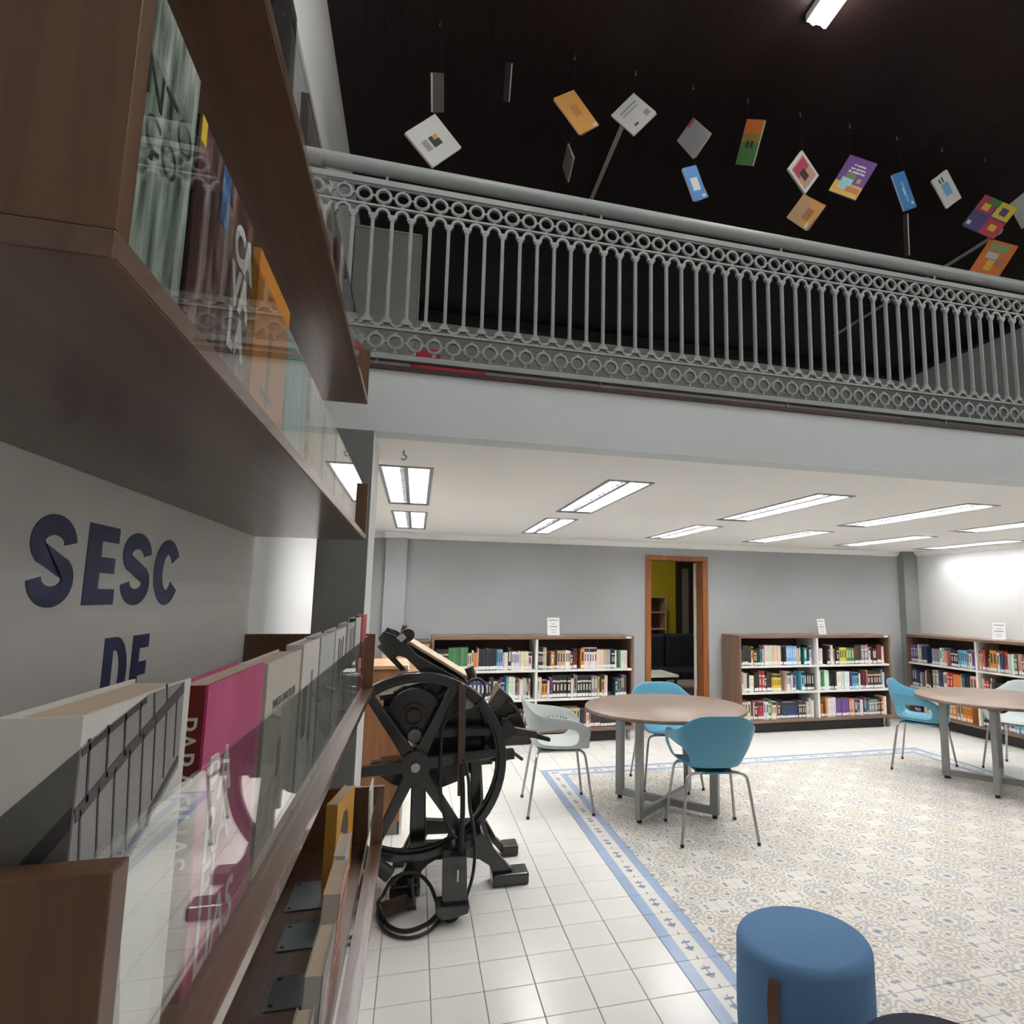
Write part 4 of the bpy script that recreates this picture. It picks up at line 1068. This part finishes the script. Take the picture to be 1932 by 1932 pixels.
def glyph(ch):
    """heavy grotesque capitals in a unit box, lists of outlines"""
    if ch == 'E': return [[(0, 0), (1, 0), (1, .2), (.44, .2), (.44, .40), (.93, .40), (.93, .60), (.44, .60), (.44, .8), (1, .8), (1, 1), (0, 1)]]
    if ch == 'C': return [stroke(arc(.5, .5, .34, .385, 32, 328, 34), .32, .23)]
    if ch == 'S': return [stroke(arc(.5, .69, .345, .19, 2, 215, 20) + [(.34, .55), (.5, .5), (.66, .45)] + arc(.5, .31, .345, .19, 35, -178, 20), .285, .22)]
    if ch == 'D':
        o = [(0, 0), (.45, 0)] + arc(.45, .5, .55, .5, -80, 80, 16) + [(.45, 1), (0, 1)]
        i = [(.36, .82), (.45, .82)] + arc(.45, .5, .22, .32, 80, -80, 12) + [(.45, .18), (.36, .18)]
        # cut the bowl open along a hair line so that it is one outline
        return [[(0, 0), (.45, 0)] + arc(.45, .5, .55, .5, -80, 80, 16) + [(.45, 1), (0, 1), (0, .5001), (.36, .5001), (.36, .82), (.45, .82)] + arc(.45, .5, .22, .32, 80, -80, 12) + [(.45, .18), (.36, .18), (.36, .4999), (0, .4999)]]
def big_letter(ch, yc, z0, h, wdt):
    mb = MB()
    for o in glyph(ch):
        mb.prism([(yc - 1.4 + (x - 0.5) * wdt, z0 + y * h) for x, y in o], 0.0002, 0.0012, 'yz')
    return mb.build('letter', blue_v, back)
for ch, yc, wdt, z0, h in (('S', 1.197, 0.138, 1.474, 0.154), ('E', 1.36, 0.118, 1.478, 0.148), ('S', 1.511, 0.142, 1.474, 0.154), ('C', 1.677, 0.155, 1.474, 0.153),
                           ('D', 1.458, 0.104, 1.268, 0.146), ('E', 1.571, 0.082, 1.268, 0.144)):
    big_letter(ch, yc, z0, h, wdt)
pane_m = glass('clear_glass')
edge_m = mat('satin_edge', (0.20, 0.125, 0.09), 0.25, 0.15, var=0.12, vscale=30, coat=0.4)
TH = 0.019
def tray(xf, zb, y0, y1, hp=0.212, side=0.02):
    b = rbox(MB(), XW + 0.001, y0, zb, xf, y1, zb + TH).build('tray', WALNUT, rack, 0.0012)
    for ya, yb in ((y0, y0 + side), (y1 - side, y1)):
        rbox(MB(), XW + 0.001, ya, zb + TH, xf, yb, zb + hp).build('end_panel', WALNUT_Z, b, 0.0012)
    rbox(MB(), xf - 0.0005, y0 + 0.001, zb + 0.001, xf + 0.0012, y1 - 0.001, zb + TH - 0.001).build('front_edge', edge_m, b)
    rbox(MB(), xf - 0.024, y0 + side + 0.001, zb + TH + 0.001, xf - 0.020, y1 - side - 0.001, zb + hp - 0.003).build('glass_pane', pane_m, b)
    return b
TRAYS = {'top': (-0.215, 2.232, 0.43), 'middle': (-0.193, 1.708, 0.43), 'low': (-0.138, 1.152, 0.375), 'bottom': (-0.078, 0.615, 0.36)}
tr_objs = {k: tray(xf, zb, y0, 2.45) for k, (xf, zb, y0) in TRAYS.items()}
# grey steel plates screwed to the bottom tray
plate_m = mat('grey_steel_plate', (0.20, 0.235, 0.26), 0.4, 0.3, var=0.06)
for (x0, x1, y0, y1) in ((-0.312, -0.175, 1.98, 2.16), (-0.292, -0.205, 1.775, 1.905), (-0.27, -0.195, 1.54, 1.665), (-0.30, -0.2, 1.2, 1.33)):
    z = TRAYS['bottom'][1] + TH
    pl = rbox(MB(), x0, y0, z + 0.0005, x1, y1, z + 0.004).build('steel_plate', plate_m, tr_objs['bottom'], 0.002)
    for sx, sy in ((x0 + 0.012, y0 + 0.015), (x0 + 0.012, y1 - 0.015)):
        c_ = R_(sx, sy, z + 0.004); MB().cyl(c_, (c_[0], c_[1], c_[2] + 0.001), 0.005, n=10).build('screw', BLACK, pl)

# ---- books standing in the trays
def flat(name, rgb, rough=0.45): return mat(name, rgb, rough, var=0.06, vscale=12)
def streak_mat(name, a, b_, c_, sc=(14, 60, 6), rot=(0.5, 0, 0)):
    if name in MATS: return MATS[name]
    m, nt, b = new_mat(name); tc = nt.nodes.new('ShaderNodeTexCoord'); mp = nt.nodes.new('ShaderNodeMapping')
    mp.inputs['Scale'].default_value = sc; mp.inputs['Rotation'].default_value = rot
    nt.links.new(tc.outputs['Object'], mp.inputs['Vector'])
    n = nt.nodes.new('ShaderNodeTexNoise'); n.inputs['Scale'].default_value = 1.0; n.inputs['Detail'].default_value = 5
    nt.links.new(mp.outputs['Vector'], n.inputs['Vector'])
    cr = nt.nodes.new('ShaderNodeValToRGB'); e = cr.color_ramp.elements
    e[0].position = 0.32; e[0].color = (*a, 1); e[1].position = 0.68; e[1].color = (*c_, 1); q = e.new(0.5); q.color = (*b_, 1)
    nt.links.new(n.outputs['Fac'], cr.inputs['Fac']); nt.links.new(cr.outputs['Color'], b.inputs['Base Color'])
    b.inputs['Roughness'].default_value = 0.35
    MATS[name] = m
    return m
def face_book(label, tray_k, y0, wd, ht, th, cover, spine=None, xoff=0.0, lean=0.03, yaw_=0.0, pages=None, zoff=0.0):
    """book standing face-out in a tray: front cover towards +X, spine towards -Y.  Local x = cover normal."""
    xf, zb, _ = TRAYS[tray_k]
    t = thing('display_book', label, 'book', (xf - 0.030 - xoff, y0, zb + TH + 0.0015 + zoff), yaw_, 'books displayed face-out in the rack')
    t.rotation_euler = (0, -lean, yaw_)
    c = 0.0022
    MB().box(-c, 0, 0, 0, wd, ht).build('front_cover', cover, t)
    MB().box(-th, 0, 0, -th + c, wd, ht).build('back_cover', cover, t)
    MB().box(-th + c, 0, 0, -c, c, ht).build('spine', spine or cover, t)
    MB().box(-th + c + 0.0003, c + 0.0003, 0.002, -c - 0.0003, wd - 0.003, ht - 0.003).build('pages', pages or mat('tan_pages', (0.5, 0.41, 0.31), 0.8, var=0.1, vscale=60), t)
    return t
def cover_text(t, body, y, z, size, m, sx=1.0, off=0.0, align='LEFT'):
    M = Matrix(((0, 0, 1, 0.0004), (1, 0, 0, y), (0, 1, 0, z), (0, 0, 0, 1)))
    return text_obj('cover_lettering', body, size, m, t, M, 0.0003, off, sx, align)
def spine_text(t, body, x, z, size, m, sx=1.0, off=0.0):
    # reads downwards on the spine (facing -Y)
    M = Matrix(((0, 1, 0, x), (0, 0, -1, -0.0004), (-1, 0, 0, z), (0, 0, 0, 1)))
    return text_obj('spine_lettering', body, size, m, t, M, 0.0003, off, sx)
def cover_patch(t, y0, z0, y1, z1, m, name='cover_print', dx=0.0006):
    return MB().box(0, y0, z0, dx, y1, z1).build(name, m, t)
white_ink = mat('white_ink', (0.75, 0.75, 0.74), 0.5); dark_ink = mat('dark_ink', (0.03, 0.045, 0.04), 0.5); black_ink = mat('black_ink', (0.02, 0.02, 0.02), 0.5)
# middle tray
green = streak_mat('green_water_cover', (0.05, 0.075, 0.065), (0.27, 0.34, 0.29), (0.62, 0.68, 0.62), (10, 70, 10), (0.55, 0, 0))
b = face_book('grey-green streaked book with dark lettering at the near end of the middle tray', 'middle', 0.458, 0.162, 0.262, 0.012, green, lean=0.0)
cover_text(b, 'O', 0.012, 0.205, 0.05, dark_ink); cover_text(b, 'ANTO', 0.026, 0.166, 0.046, dark_ink); cover_text(b, 'AI\u00c7O', 0.022, 0.126, 0.044, dark_ink)
cover_patch(b, 0.03, 0.028, 0.06, 0.05, white_ink, dx=0.0005)
cav = streak_mat('dark_red_collage_cover', (0.02, 0.012, 0.012), (0.12, 0.03, 0.025), (0.38, 0.30, 0.25), (8, 55, 16), (0, 0, 0))
b = face_book('dark collage book with big white capital letters in the middle tray', 'middle', 0.633, 0.205, 0.238, 0.026, cav, mat('black_spine', (0.018, 0.014, 0.014), 0.35), lean=0.0)
cover_text(b, 'CA', 0.128, 0.165, 0.062, white_ink, 0.9, 0.003); cover_text(b, 'VA', 0.128, 0.112, 0.062, white_ink, 0.9, 0.003); cover_text(b, 'LA', 0.128, 0.058, 0.062, white_ink, 0.9, 0.003)
spine_text(b, 'CAVALA', -0.02, 0.170, 0.016, white_ink); spine_text(b, 'SERGIO TAVARES', -0.018, 0.085, 0.008, white_ink)
cover_patch(b, 0.0, 0.212, 0.014, 0.238, mat('yellow_ink', (0.7, 0.5, 0.02), 0.5)); cover_patch(b, 0.072, 0.172, 0.098, 0.236, streak_mat('blue_ink_blot', (0.02, 0.05, 0.22), (0.05, 0.16, 0.4), (0.25, 0.5, 0.55), (30, 60, 30)))
org = flat('orange_cover', (0.60, 0.22, 0.02))
b = face_book('orange book with a tan spine in the middle tray', 'middle', 0.872, 0.20, 0.236, 0.034, org, flat('orange_spine', (0.58, 0.30, 0.06)), lean=0.0)
cover_patch(b, 0.08, 0.04, 0.095, 0.15, flat('brown_branch', (0.18, 0.07, 0.02))); cover_patch(b, 0.05, 0.05, 0.12, 0.06, flat('brown_branch', (0.18, 0.07, 0.02)))
b = face_book('pale teal book leaning in the middle tray beside the orange book', 'middle', 1.10, 0.19, 0.222, 0.016, streak_mat('teal_cover', (0.10, 0.26, 0.25), (0.25, 0.42, 0.40), (0.5, 0.6, 0.57), (20, 25, 12)), lean=0.03)
b = face_book('cream book with brown blotches in the middle tray', 'middle', 1.33, 0.17, 0.215, 0.02, streak_mat('cream_blotch', (0.20, 0.12, 0.07), (0.55, 0.48, 0.38), (0.66, 0.6, 0.52), (20, 22, 22)), lean=0.02)
b = face_book('off-white book in the far half of the middle tray', 'middle', 1.55, 0.17, 0.20, 0.018, flat('offwhite_cover', (0.6, 0.58, 0.52)), lean=0.02)
cover_patch(b, 0.03, 0.03, 0.05, 0.15, flat('grey_ink', (0.35, 0.35, 0.34)))
b = face_book('brown-spined white book in the far half of the middle tray', 'middle', 1.78, 0.16, 0.215, 0.022, flat('white_cover', (0.66, 0.65, 0.62)), flat('brown_spine', (0.16, 0.08, 0.05)), lean=0.02)
b = face_book('white book at the far end of the middle tray', 'middle', 2.02, 0.16, 0.20, 0.016, flat('white_cover', (0.66, 0.65, 0.62)), lean=0.02)
cover_patch(b, 0.06, 0.08, 0.10, 0.14, flat('grey_ink', (0.35, 0.35, 0.34)))
# top tray
for i, (y0, wd, ht, shade, lab) in enumerate(((0.62, 0.17, 0.25, flat('dark_slate_cover', (0.04, 0.045, 0.06)), 'dark slate book in the top tray'), (0.92, 0.16, 0.26, flat('black_cover', (0.02, 0.02, 0.025)), 'black book in the top tray beside the slate one'),
        (1.22, 0.17, 0.235, flat('taupe_cover', (0.22, 0.20, 0.17)), 'taupe book in the middle of the top tray'), (1.45, 0.17, 0.225, flat('offwhite_cover', (0.6, 0.58, 0.52)), 'off-white book with a dark triangle in the top tray'),
        (1.68, 0.16, 0.20, flat('maroon_cover', (0.16, 0.02, 0.025)), 'maroon book in the top tray'), (1.95, 0.17, 0.225, flat('pale_grey_cover', (0.5, 0.52, 0.52)), 'pale grey book at the far end of the top tray'))):
    b = face_book(lab, 'top', y0, wd, ht, 0.015, shade, lean=0.02)
    if i == 3: MB().prism([(0.03, 0.12), (0.14, 0.16), (0.1, 0.2)], 0, 0.0006, 'yz').build('cover_print', flat('taupe_cover', (0.22, 0.20, 0.17)), b)
# low tray
ramp = mat('grey_photo_cover', (0.24, 0.23, 0.24), 0.35, var=0.15, vscale=10)
b = face_book('white book with a black-and-white photograph of ramps at the near end of the low tray', 'low', 0.40, 0.165, 0.262, 0.04, flat('white_cover', (0.66, 0.65, 0.62)), lean=0.0)
art_out = [(0.0, 0.09), (0.0, 0.246), (0.085, 0.2615), (0.150, 0.2615), (0.152, 0.198), (0.07, 0.157)]
MB().prism(art_out, 0, 0.0005, 'yz').build('cover_photo_and_dimming', ramp, b)
blk = mat('photo_black', (0.035, 0.033, 0.035), 0.4)
def cline(pts_, w_):
    MB().prism(stroke(pts_, w_), 0.0003, 0.0009, 'yz').build('cover_print', blk, b)
cline([(0.001, 0.211), (0.06, 0.231), (0.148, 0.257)], 0.008); cline([(0.001, 0.125), (0.07, 0.165), (0.150, 0.205)], 0.005); cline([(0.001, 0.243), (0.08, 0.2585)], 0.004)
for k in range(8):
    y = 0.006 + k * 0.0185; z = 0.213 + k * 0.0060
    cline([(y, z), (y + 0.012 - k * 0.001, z - 0.075 + k * 0.004)], 0.0018)
for k in range(6):
    y = 0.012 + k * 0.021; z = 0.215 + k * 0.007
    cline([(y, z), (y - 0.004, z + 0.034 - k * 0.004)], 0.0022)
MB().prism([(0.0, 0.001), (0.0, 0.0895), (0.069, 0.156), (0.10, 0.001)], 0, 0.0005, 'yz').build('cover_photo_and_dimming', mat('grey_reflection_dimming', (0.13, 0.125, 0.125), 0.4, var=0.3, vscale=20), b)  # grey painted below the photograph so the glass reflection shows stronger
# the photograph wraps round the spine
MB().prism([(-0.0399, 0.10), (-0.0399, 0.205), (-0.0001, 0.245), (-0.0001, 0.09)], -0.0006, 0.0, 'xz').build('spine_photo', mat('grey_photo_dark', (0.12, 0.115, 0.11), 0.4, var=0.3, vscale=40), b)
MB().prism([(-0.0399, 0.150), (-0.0399, 0.165), (-0.0001, 0.217), (-0.0001, 0.205)], -0.0010, -0.0004, 'xz').build('cover_print', blk, b)
pink = streak_mat('magenta_cover', (0.40, 0.02, 0.12), (0.50, 0.04, 0.19), (0.58, 0.09, 0.28), (10, 14, 9))
b = face_book('bright magenta book with white capitals and a dark red spine in the low tray', 'low', 0.612, 0.205, 0.250, 0.030, pink, flat('dark_red_spine', (0.16, 0.014, 0.012)), lean=0.0)
for k, w_ in enumerate(('PA', 'RA', 'FI', 'LIAS')): cover_text(b, w_, 0.02, 0.142 - k * 0.046, 0.062, white_ink, 1.0, 0.001)
spine_text(b, 'PARAFILIAS', -0.024, 0.225, 0.026, white_ink, 0.95)
b = face_book('off-white book with small grey lettering beside the magenta book', 'low', 0.838, 0.225, 0.245, 0.034, flat('ivory_cover', (0.55, 0.52, 0.46)), lean=0.0)
cover_text(b, 'MARTA BARCELLOS', 0.04, 0.185, 0.016, mat('grey_lettering', (0.12, 0.12, 0.12), 0.6), 1.05)
cover_patch(b, 0.09, 0.09, 0.11, 0.14, flat('grey_figure', (0.2, 0.2, 0.19)))
b = face_book('white book with grey silhouettes in the low tray', 'low', 1.085, 0.17, 0.25, 0.026, flat('white_cover', (0.66, 0.65, 0.62)), lean=0.0)
cover_patch(b, 0.02, 0.10, 0.06, 0.18, flat('grey_figure', (0.2, 0.2, 0.19))); cover_patch(b, 0.09, 0.08, 0.11, 0.20, flat('grey_figure', (0.2, 0.2, 0.19)))
b = face_book('pale grey book in the middle of the low tray', 'low', 1.275, 0.20, 0.25, 0.03, flat('pale_grey_cover', (0.5, 0.52, 0.52)), lean=0.0)
b = face_book('white book with thick black upright strokes in the low tray', 'low', 1.50, 0.20, 0.25, 0.026, flat('white_cover', (0.66, 0.65, 0.62)), lean=0.0)
for k, (y, z0, z1) in enumerate(((0.06, 0.13, 0.23), (0.10, 0.12, 0.225), (0.14, 0.15, 0.23), (0.17, 0.12, 0.18))): cover_patch(b, y, z0, y + 0.016, z1, black_ink)
b = face_book('grey striped book near the far end of the low tray', 'low', 1.76, 0.18, 0.255, 0.026, flat('pale_grey_cover', (0.5, 0.52, 0.52)), lean=0.0)
for k in range(3): cover_patch(b, 0.04 + k * 0.05, 0.12, 0.07 + k * 0.05, 0.24, flat('grey_figure', (0.2, 0.2, 0.19)))
b = face_book('white and navy book near the far end of the low tray', 'low', 1.98, 0.17, 0.262, 0.022, flat('white_cover', (0.66, 0.65, 0.62)), flat('navy_spine', (0.03, 0.035, 0.09)), lean=0.0)
b = face_book('red book at the far end of the low tray', 'low', 2.20, 0.19, 0.265, 0.022, flat('red_cover', (0.50, 0.035, 0.06)), flat('grey_figure', (0.2, 0.2, 0.19)), lean=0.0)
# bottom tray
b = face_book('amber book with a dark arch standing in the bottom tray', 'bottom', 2.03, 0.20, 0.255, 0.032, flat('amber_cover', (0.60, 0.30, 0.03)), flat('amber_spine', (0.50, 0.25, 0.03)), xoff=0.085, lean=0.0, yaw_=-0.15, zoff=0.0035)
MB().prism([(0.05, 0.0), (0.05, 0.17), (0.075, 0.21), (0.11, 0.21), (0.135, 0.17), (0.135, 0.0)], 0, 0.0006, 'yz').build('cover_print', flat('dark_arch', (0.08, 0.04, 0.02)), b)
b = face_book('white open leaflet leaning on the far glass of the bottom tray', 'bottom', 2.25, 0.15, 0.23, 0.006, flat('white_cover', (0.66, 0.65, 0.62)), lean=0.03)
b = face_book('pale grey book leaning in front of the amber book in the bottom tray', 'bottom', 1.80, 0.17, 0.20, 0.028, flat('pale_grey_cover', (0.5, 0.52, 0.52)), xoff=0.05, lean=-0.06)
b = face_book('salmon book with dark print in the bottom tray', 'bottom', 1.50, 0.19, 0.235, 0.035, flat('salmon_cover', (0.56, 0.27, 0.20)), flat('ivory_cover', (0.55, 0.52, 0.46)), xoff=0.03, lean=-0.05)
for k in range(4): cover_patch(b, 0.03, 0.05 + k * 0.045, 0.13, 0.065 + k * 0.045, flat('brown_print', (0.25, 0.1, 0.07)))
b = face_book('grey book with a peach square in the bottom tray', 'bottom', 1.20, 0.18, 0.235, 0.03, flat('mid_grey_cover', (0.26, 0.26, 0.27)), flat('ivory_cover', (0.55, 0.52, 0.46)), xoff=0.022, lean=-0.04)
cover_patch(b, 0.04, 0.10, 0.12, 0.19, flat('peach_print', (0.6, 0.38, 0.3)))
b = face_book('grey book with a maroon spine at the near end of the bottom tray', 'bottom', 0.95, 0.18, 0.23, 0.026, flat('mid_grey_cover', (0.26, 0.26, 0.27)), flat('maroon_cover', (0.16, 0.02, 0.025)), xoff=0.02, lean=-0.02)

# ================================================================ BOOKS HANGING FROM THE HIGH CEILING
string_m = mat('nylon_string', (0.05, 0.045, 0.045), 0.4)
LOW = []
def hung(label, spec, cover, th=0.012, splay=0.0, back=None, art=(), tie=None):
    """spec: centre, width vector, height vector (downwards).  A paperback hung by one corner, art = patches (u0,v0,u1,v1,material)"""
    c, e1, e2 = (Vector(s) for s in spec)
    w, h = e1.length, e2.length
    ux, uy = e1.normalized(), -e2.normalized(); uz = ux.cross(uy).normalized(); uy = uz.cross(ux)
    t = thing('hanging_book', label, 'book', c, 0, 'books hanging on strings from the dark ceiling')
    t.rotation_mode = 'QUATERNION'
    t.rotation_quaternion = Matrix((ux, uy, uz)).transposed().to_quaternion()
    # the printed side faces the viewer's half of the room (-Y)
    s = 1.0 if uz.y < 0 else -1.0
    f = 0.0015
    MB().box(-w / 2, -h / 2, min(0, s * f), w / 2, h / 2, max(0, s * f)).build('front_cover', cover, t)
    z0, z1 = sorted((-s * 0.0005, -s * th)); MB().box(-w / 2 + 0.003, -h / 2 + 0.003, z0, w / 2 - 0.003, h / 2 - 0.003, z1).build('pages', PAPER, t)
    bc = MB().box(-w / 2, -h / 2, 0, w / 2, h / 2, 0.0015)
    M = Matrix.Translation((0, 0, -s * (th + 0.003))) @ Matrix.Translation((0, h / 2, 0)) @ Matrix.Rotation(splay, 4, 'Z') @ Matrix.Translation((0, -h / 2, 0))
    bc.v = [tuple(M @ Vector(v)) for v in bc.v]; bc.build('back_cover', back or cover, t)
    for k, a in enumerate(art):
        u0, v0, u1, v1, m = a
        zz = sorted((s * f, s * (f + 0.0006 + 0.0003 * k)))
        MB().box((u0 - 0.5) * w, (0.5 - v1) * h, zz[0], (u1 - 0.5) * w, (0.5 - v0) * h, zz[1]).build('cover_print', m, t)
    # string from the topmost corner up to the hook
    cs = [Vector((sx * w / 2 * 0.94, sy * h / 2 * 0.94, 0)) for sx in (-1, 1) for sy in (-1, 1)]
    R3 = Matrix((ux, uy, uz)).transposed()
    top = max(cs, key=lambda p: (R3 @ p).z)
    wtop = c + R3 @ top
    hx = min(HOOKS, key=lambda q: abs(q[0] - wtop.x))
    if abs(hx[0] - wtop.x) < 0.12: tgt = Vector((hx[0], 3.235 + hx[1], ZU - 0.05))
    else: tgt = Vector((wtop.x, 3.235, ZU - 0.002))
    if tie is not None: tgt = tie[0] + Vector((0, 0, -0.004))
    low = min(cs, key=lambda p: (R3 @ p).z)
    LOW.append(c + R3 @ low)
    inv = R3.transposed()
    MB().cyl(top, inv @ (tgt - c), 0.0006, n=5).build('string', string_m, t)
    return t, w, h, s
A = lambda n, r, g, b: mat(n, (r, g, b), 0.55)
ORANGE, CREAMW, SKY, PURP = A('hb_orange', .55, .27, .07), A('hb_white', .55, .56, .54), A('hb_blue', .05, .20, .48), A('hb_purple', .12, .04, .22)
OCHRE, TEALC, GREY_, BROWN = A('hb_ochre', .55, .34, .05), A('hb_teal', .25, .5, .55), A('hb_grey', .27, .27, .28), A('hb_brown', .30, .14, .06)
PINKC, GREENC, YEL, DK = A('hb_pink', .38, .04, .09), A('hb_green', .06, .18, .05), A('hb_yellow', .55, .43, .03), A('hb_dark', .03, .025, .03)
TANC, REDO, NAVYC, SALM = A('hb_tan', .42, .27, .15), A('hb_redorange', .50, .13, .02), A('hb_navy', .06, .06, .16), A('hb_salmon', .45, .25, .18)
OLIVE = A('hb_olive', .12, .12, .085); DGREY = A('hb_dgrey', .10, .085, .08)
W1 = hung('grey-brown hanging book seen edge-on above the white one with a painting', ((-0.010,3.236,4.284),(0.059,0.077,0.080),(0.010,0.128,-0.131)), DGREY)
hung('white hanging book with a small painting on its cover, at the far left', ((-0.022,3.236,3.993),(0.153,0.045,-0.136),(-0.151,-0.043,-0.184)), CREAMW, art=((.38, .34, .66, .60, DK), (.38, .34, .50, .48, OCHRE), (.38, .66, .66, .82, GREY_)), tie=[LOW[-1]])
hung('thin dark hanging book barely visible against the ceiling', ((0.370,3.236,4.448),(0.025,-0.061,-0.054),(0.005,0.126,-0.139)), A('hb_vdark', .05, .035, .04), th=0.006)
hung('plain orange hanging book', ((0.783,3.236,4.359),(0.128,0.034,0.116),(0.163,0.012,-0.184)), ORANGE, splay=0.06, back=A('hb_darktan', .22, .13, .06), art=((.35, .3, .68, .6, A('hb_orange2', .42, .19, .05)), (.75, .9, .95, .97, CREAMW)))
hung('white hanging book with small print and a round stamp', ((1.139,3.236,4.432),(0.123,-0.071,0.122),(0.119,-0.075,-0.163)), CREAMW, art=((.2, .2, .85, .26, GREY_), (.2, .34, .8, .38, GREY_), (.25, .78, .4, .86, DGREY), (.72, .68, .9, .86, GREY_)))
hung('olive hanging book seen almost edge-on', ((0.735,3.236,4.024),(0.007,-0.102,0.082),(-0.010,-0.197,-0.244)), OLIVE, th=0.006, tie=[LOW[3]])
hung('crumpled grey hanging book', ((1.533,3.236,4.359),(0.058,-0.120,0.078),(0.079,-0.062,-0.155)), GREY_, splay=0.08, art=((.62, .0, 1, .12, PINKC),))
hung('bright blue hanging book with a white text box', ((1.542,3.235,4.057),(0.101,0.016,0.055),(0.091,0.032,-0.178)), SKY, splay=0.12, back=GREY_, tie=[LOW[-1]], art=((.25, .34, .75, .72, CREAMW), (.72, .86, .92, .94, CREAMW)))
hung('orange and green hanging book turned sideways', ((1.931,3.237,4.420),(0.071,-0.095,-0.065),(-0.011,0.139,-0.216)), GREENC, art=((0, 0, 1, .30, REDO), (0, .30, 1, .5, A('hb_olgreen', .25, .17, .03)), (.3, .46, .45, .62, DK), (.55, .46, .7, .62, DK)))
hung('hanging book with a framed pink picture, above the tan one', ((2.321,3.236,4.294),(0.094,-0.021,0.139),(0.165,0.060,-0.102)), CREAMW, art=((.1, .1, .9, .9, SALM), (.15, .15, .85, .5, PINKC), (.3, .4, .6, .72, DK)))
hung('tan hanging book with a dark animal drawing, below the framed one', ((2.321,3.236,4.012),(0.062,-0.111,0.110),(0.066,-0.114,-0.152)), TANC, splay=0.06, back=REDO, tie=[LOW[-1]], art=((.08, .55, .95, .95, ORANGE), (.28, .5, .7, .8, BROWN), (.05, .82, .25, .92, CREAMW)))
t_, w_, h_, s_ = hung('purple hanging book with white title and a blue bird over ochre', ((2.703,3.238,4.339),(0.138,-0.089,-0.104),(-0.115,0.086,-0.226)), PURP, art=((0, .68, 1, 1, OCHRE), (.18, .55, .58, .85, TEALC), (.25, .42, .6, .56, A('hb_leaf', .1, .2, .06)), (.48, .74, .95, .88, A('hb_rust', .4, .14, .05)), (.7, .5, .82, .62, SALM)))
if s_ > 0:
    for k, (tx, zz) in enumerate((('A menina', .22), ('que pescava', .31), ('as palavras', .40))):
        text_obj('title', tx, 0.026 if k == 2 else 0.021, white_ink, t_, Matrix.Translation((0.04 * w_, (0.5 - zz) * h_, 0.0028)), 0.0003, 0.0006, 1.0, 'CENTER')
hung('narrow blue hanging book with faint white lettering', ((3.116,3.235,4.321),(0.101,-0.004,0.049),(0.113,0.024,-0.230)), SKY, art=((.45, .25, .6, .8, A('hb_paleblue', .2, .36, .6)), (.4, .42, .5, .62, CREAMW), (.7, .82, .9, .9, CREAMW)))
hung('white hanging book with a blue rectangle', ((3.483,3.236,4.408),(0.116,-0.024,0.090),(0.139,0.023,-0.174)), CREAMW, splay=0.07, art=((.3, .3, .72, .70, A('hb_midblue', .12, .33, .55)), (.3, .12, .38, .26, DK), (.48, .10, .56, .26, DK)))
hung('hanging book with four coloured squares', ((3.855,3.238,4.269),(0.152,-0.111,-0.151),(-0.124,0.099,-0.197)), PURP, art=((0, 0, .47, .47, PINKC), (.53, 0, 1, .47, YEL), (0, .53, .47, 1, NAVYC), (.53, .53, 1, 1, A('hb_crimson', .45, .04, .05)), (.2, .0, .55, .2, GREENC), (.15, .2, .35, .4, YEL), (.66, .14, .86, .36, NAVYC), (.66, .66, .86, .84, YEL), (.05, .8, .16, .92, CREAMW)))
hung('orange hanging book with a grey flower, below the squared one', ((3.863,3.238,3.947),(0.120,-0.110,-0.102),(-0.134,0.069,-0.234)), REDO, tie=[LOW[-1]], art=((.15, .08, .8, .3, A('hb_sage', .18, .25, .12)), (.2, .34, .6, .52, A('hb_flower', .38, .4, .43)), (.6, .45, .9, .68, BROWN), (.35, .55, .6, .85, OCHRE)))
hung('white hanging book with dark shapes, cut off by the right edge', ((4.212,3.236,4.401),(-0.008,-0.174,0.017),(0.080,-0.022,-0.193)), CREAMW, art=((.05, .35, .5, .75, NAVYC), (.4, .1, .7, .35, SALM)))
hung('thin dark strip of a book hanging edge-on below the narrow blue one', ((3.120,3.236,3.994),(-0.031,-0.069,-0.035),(0.078,0.087,-0.240)), A('hb_vdark2', .07, .05, .05), th=0.005, tie=[LOW[12]])
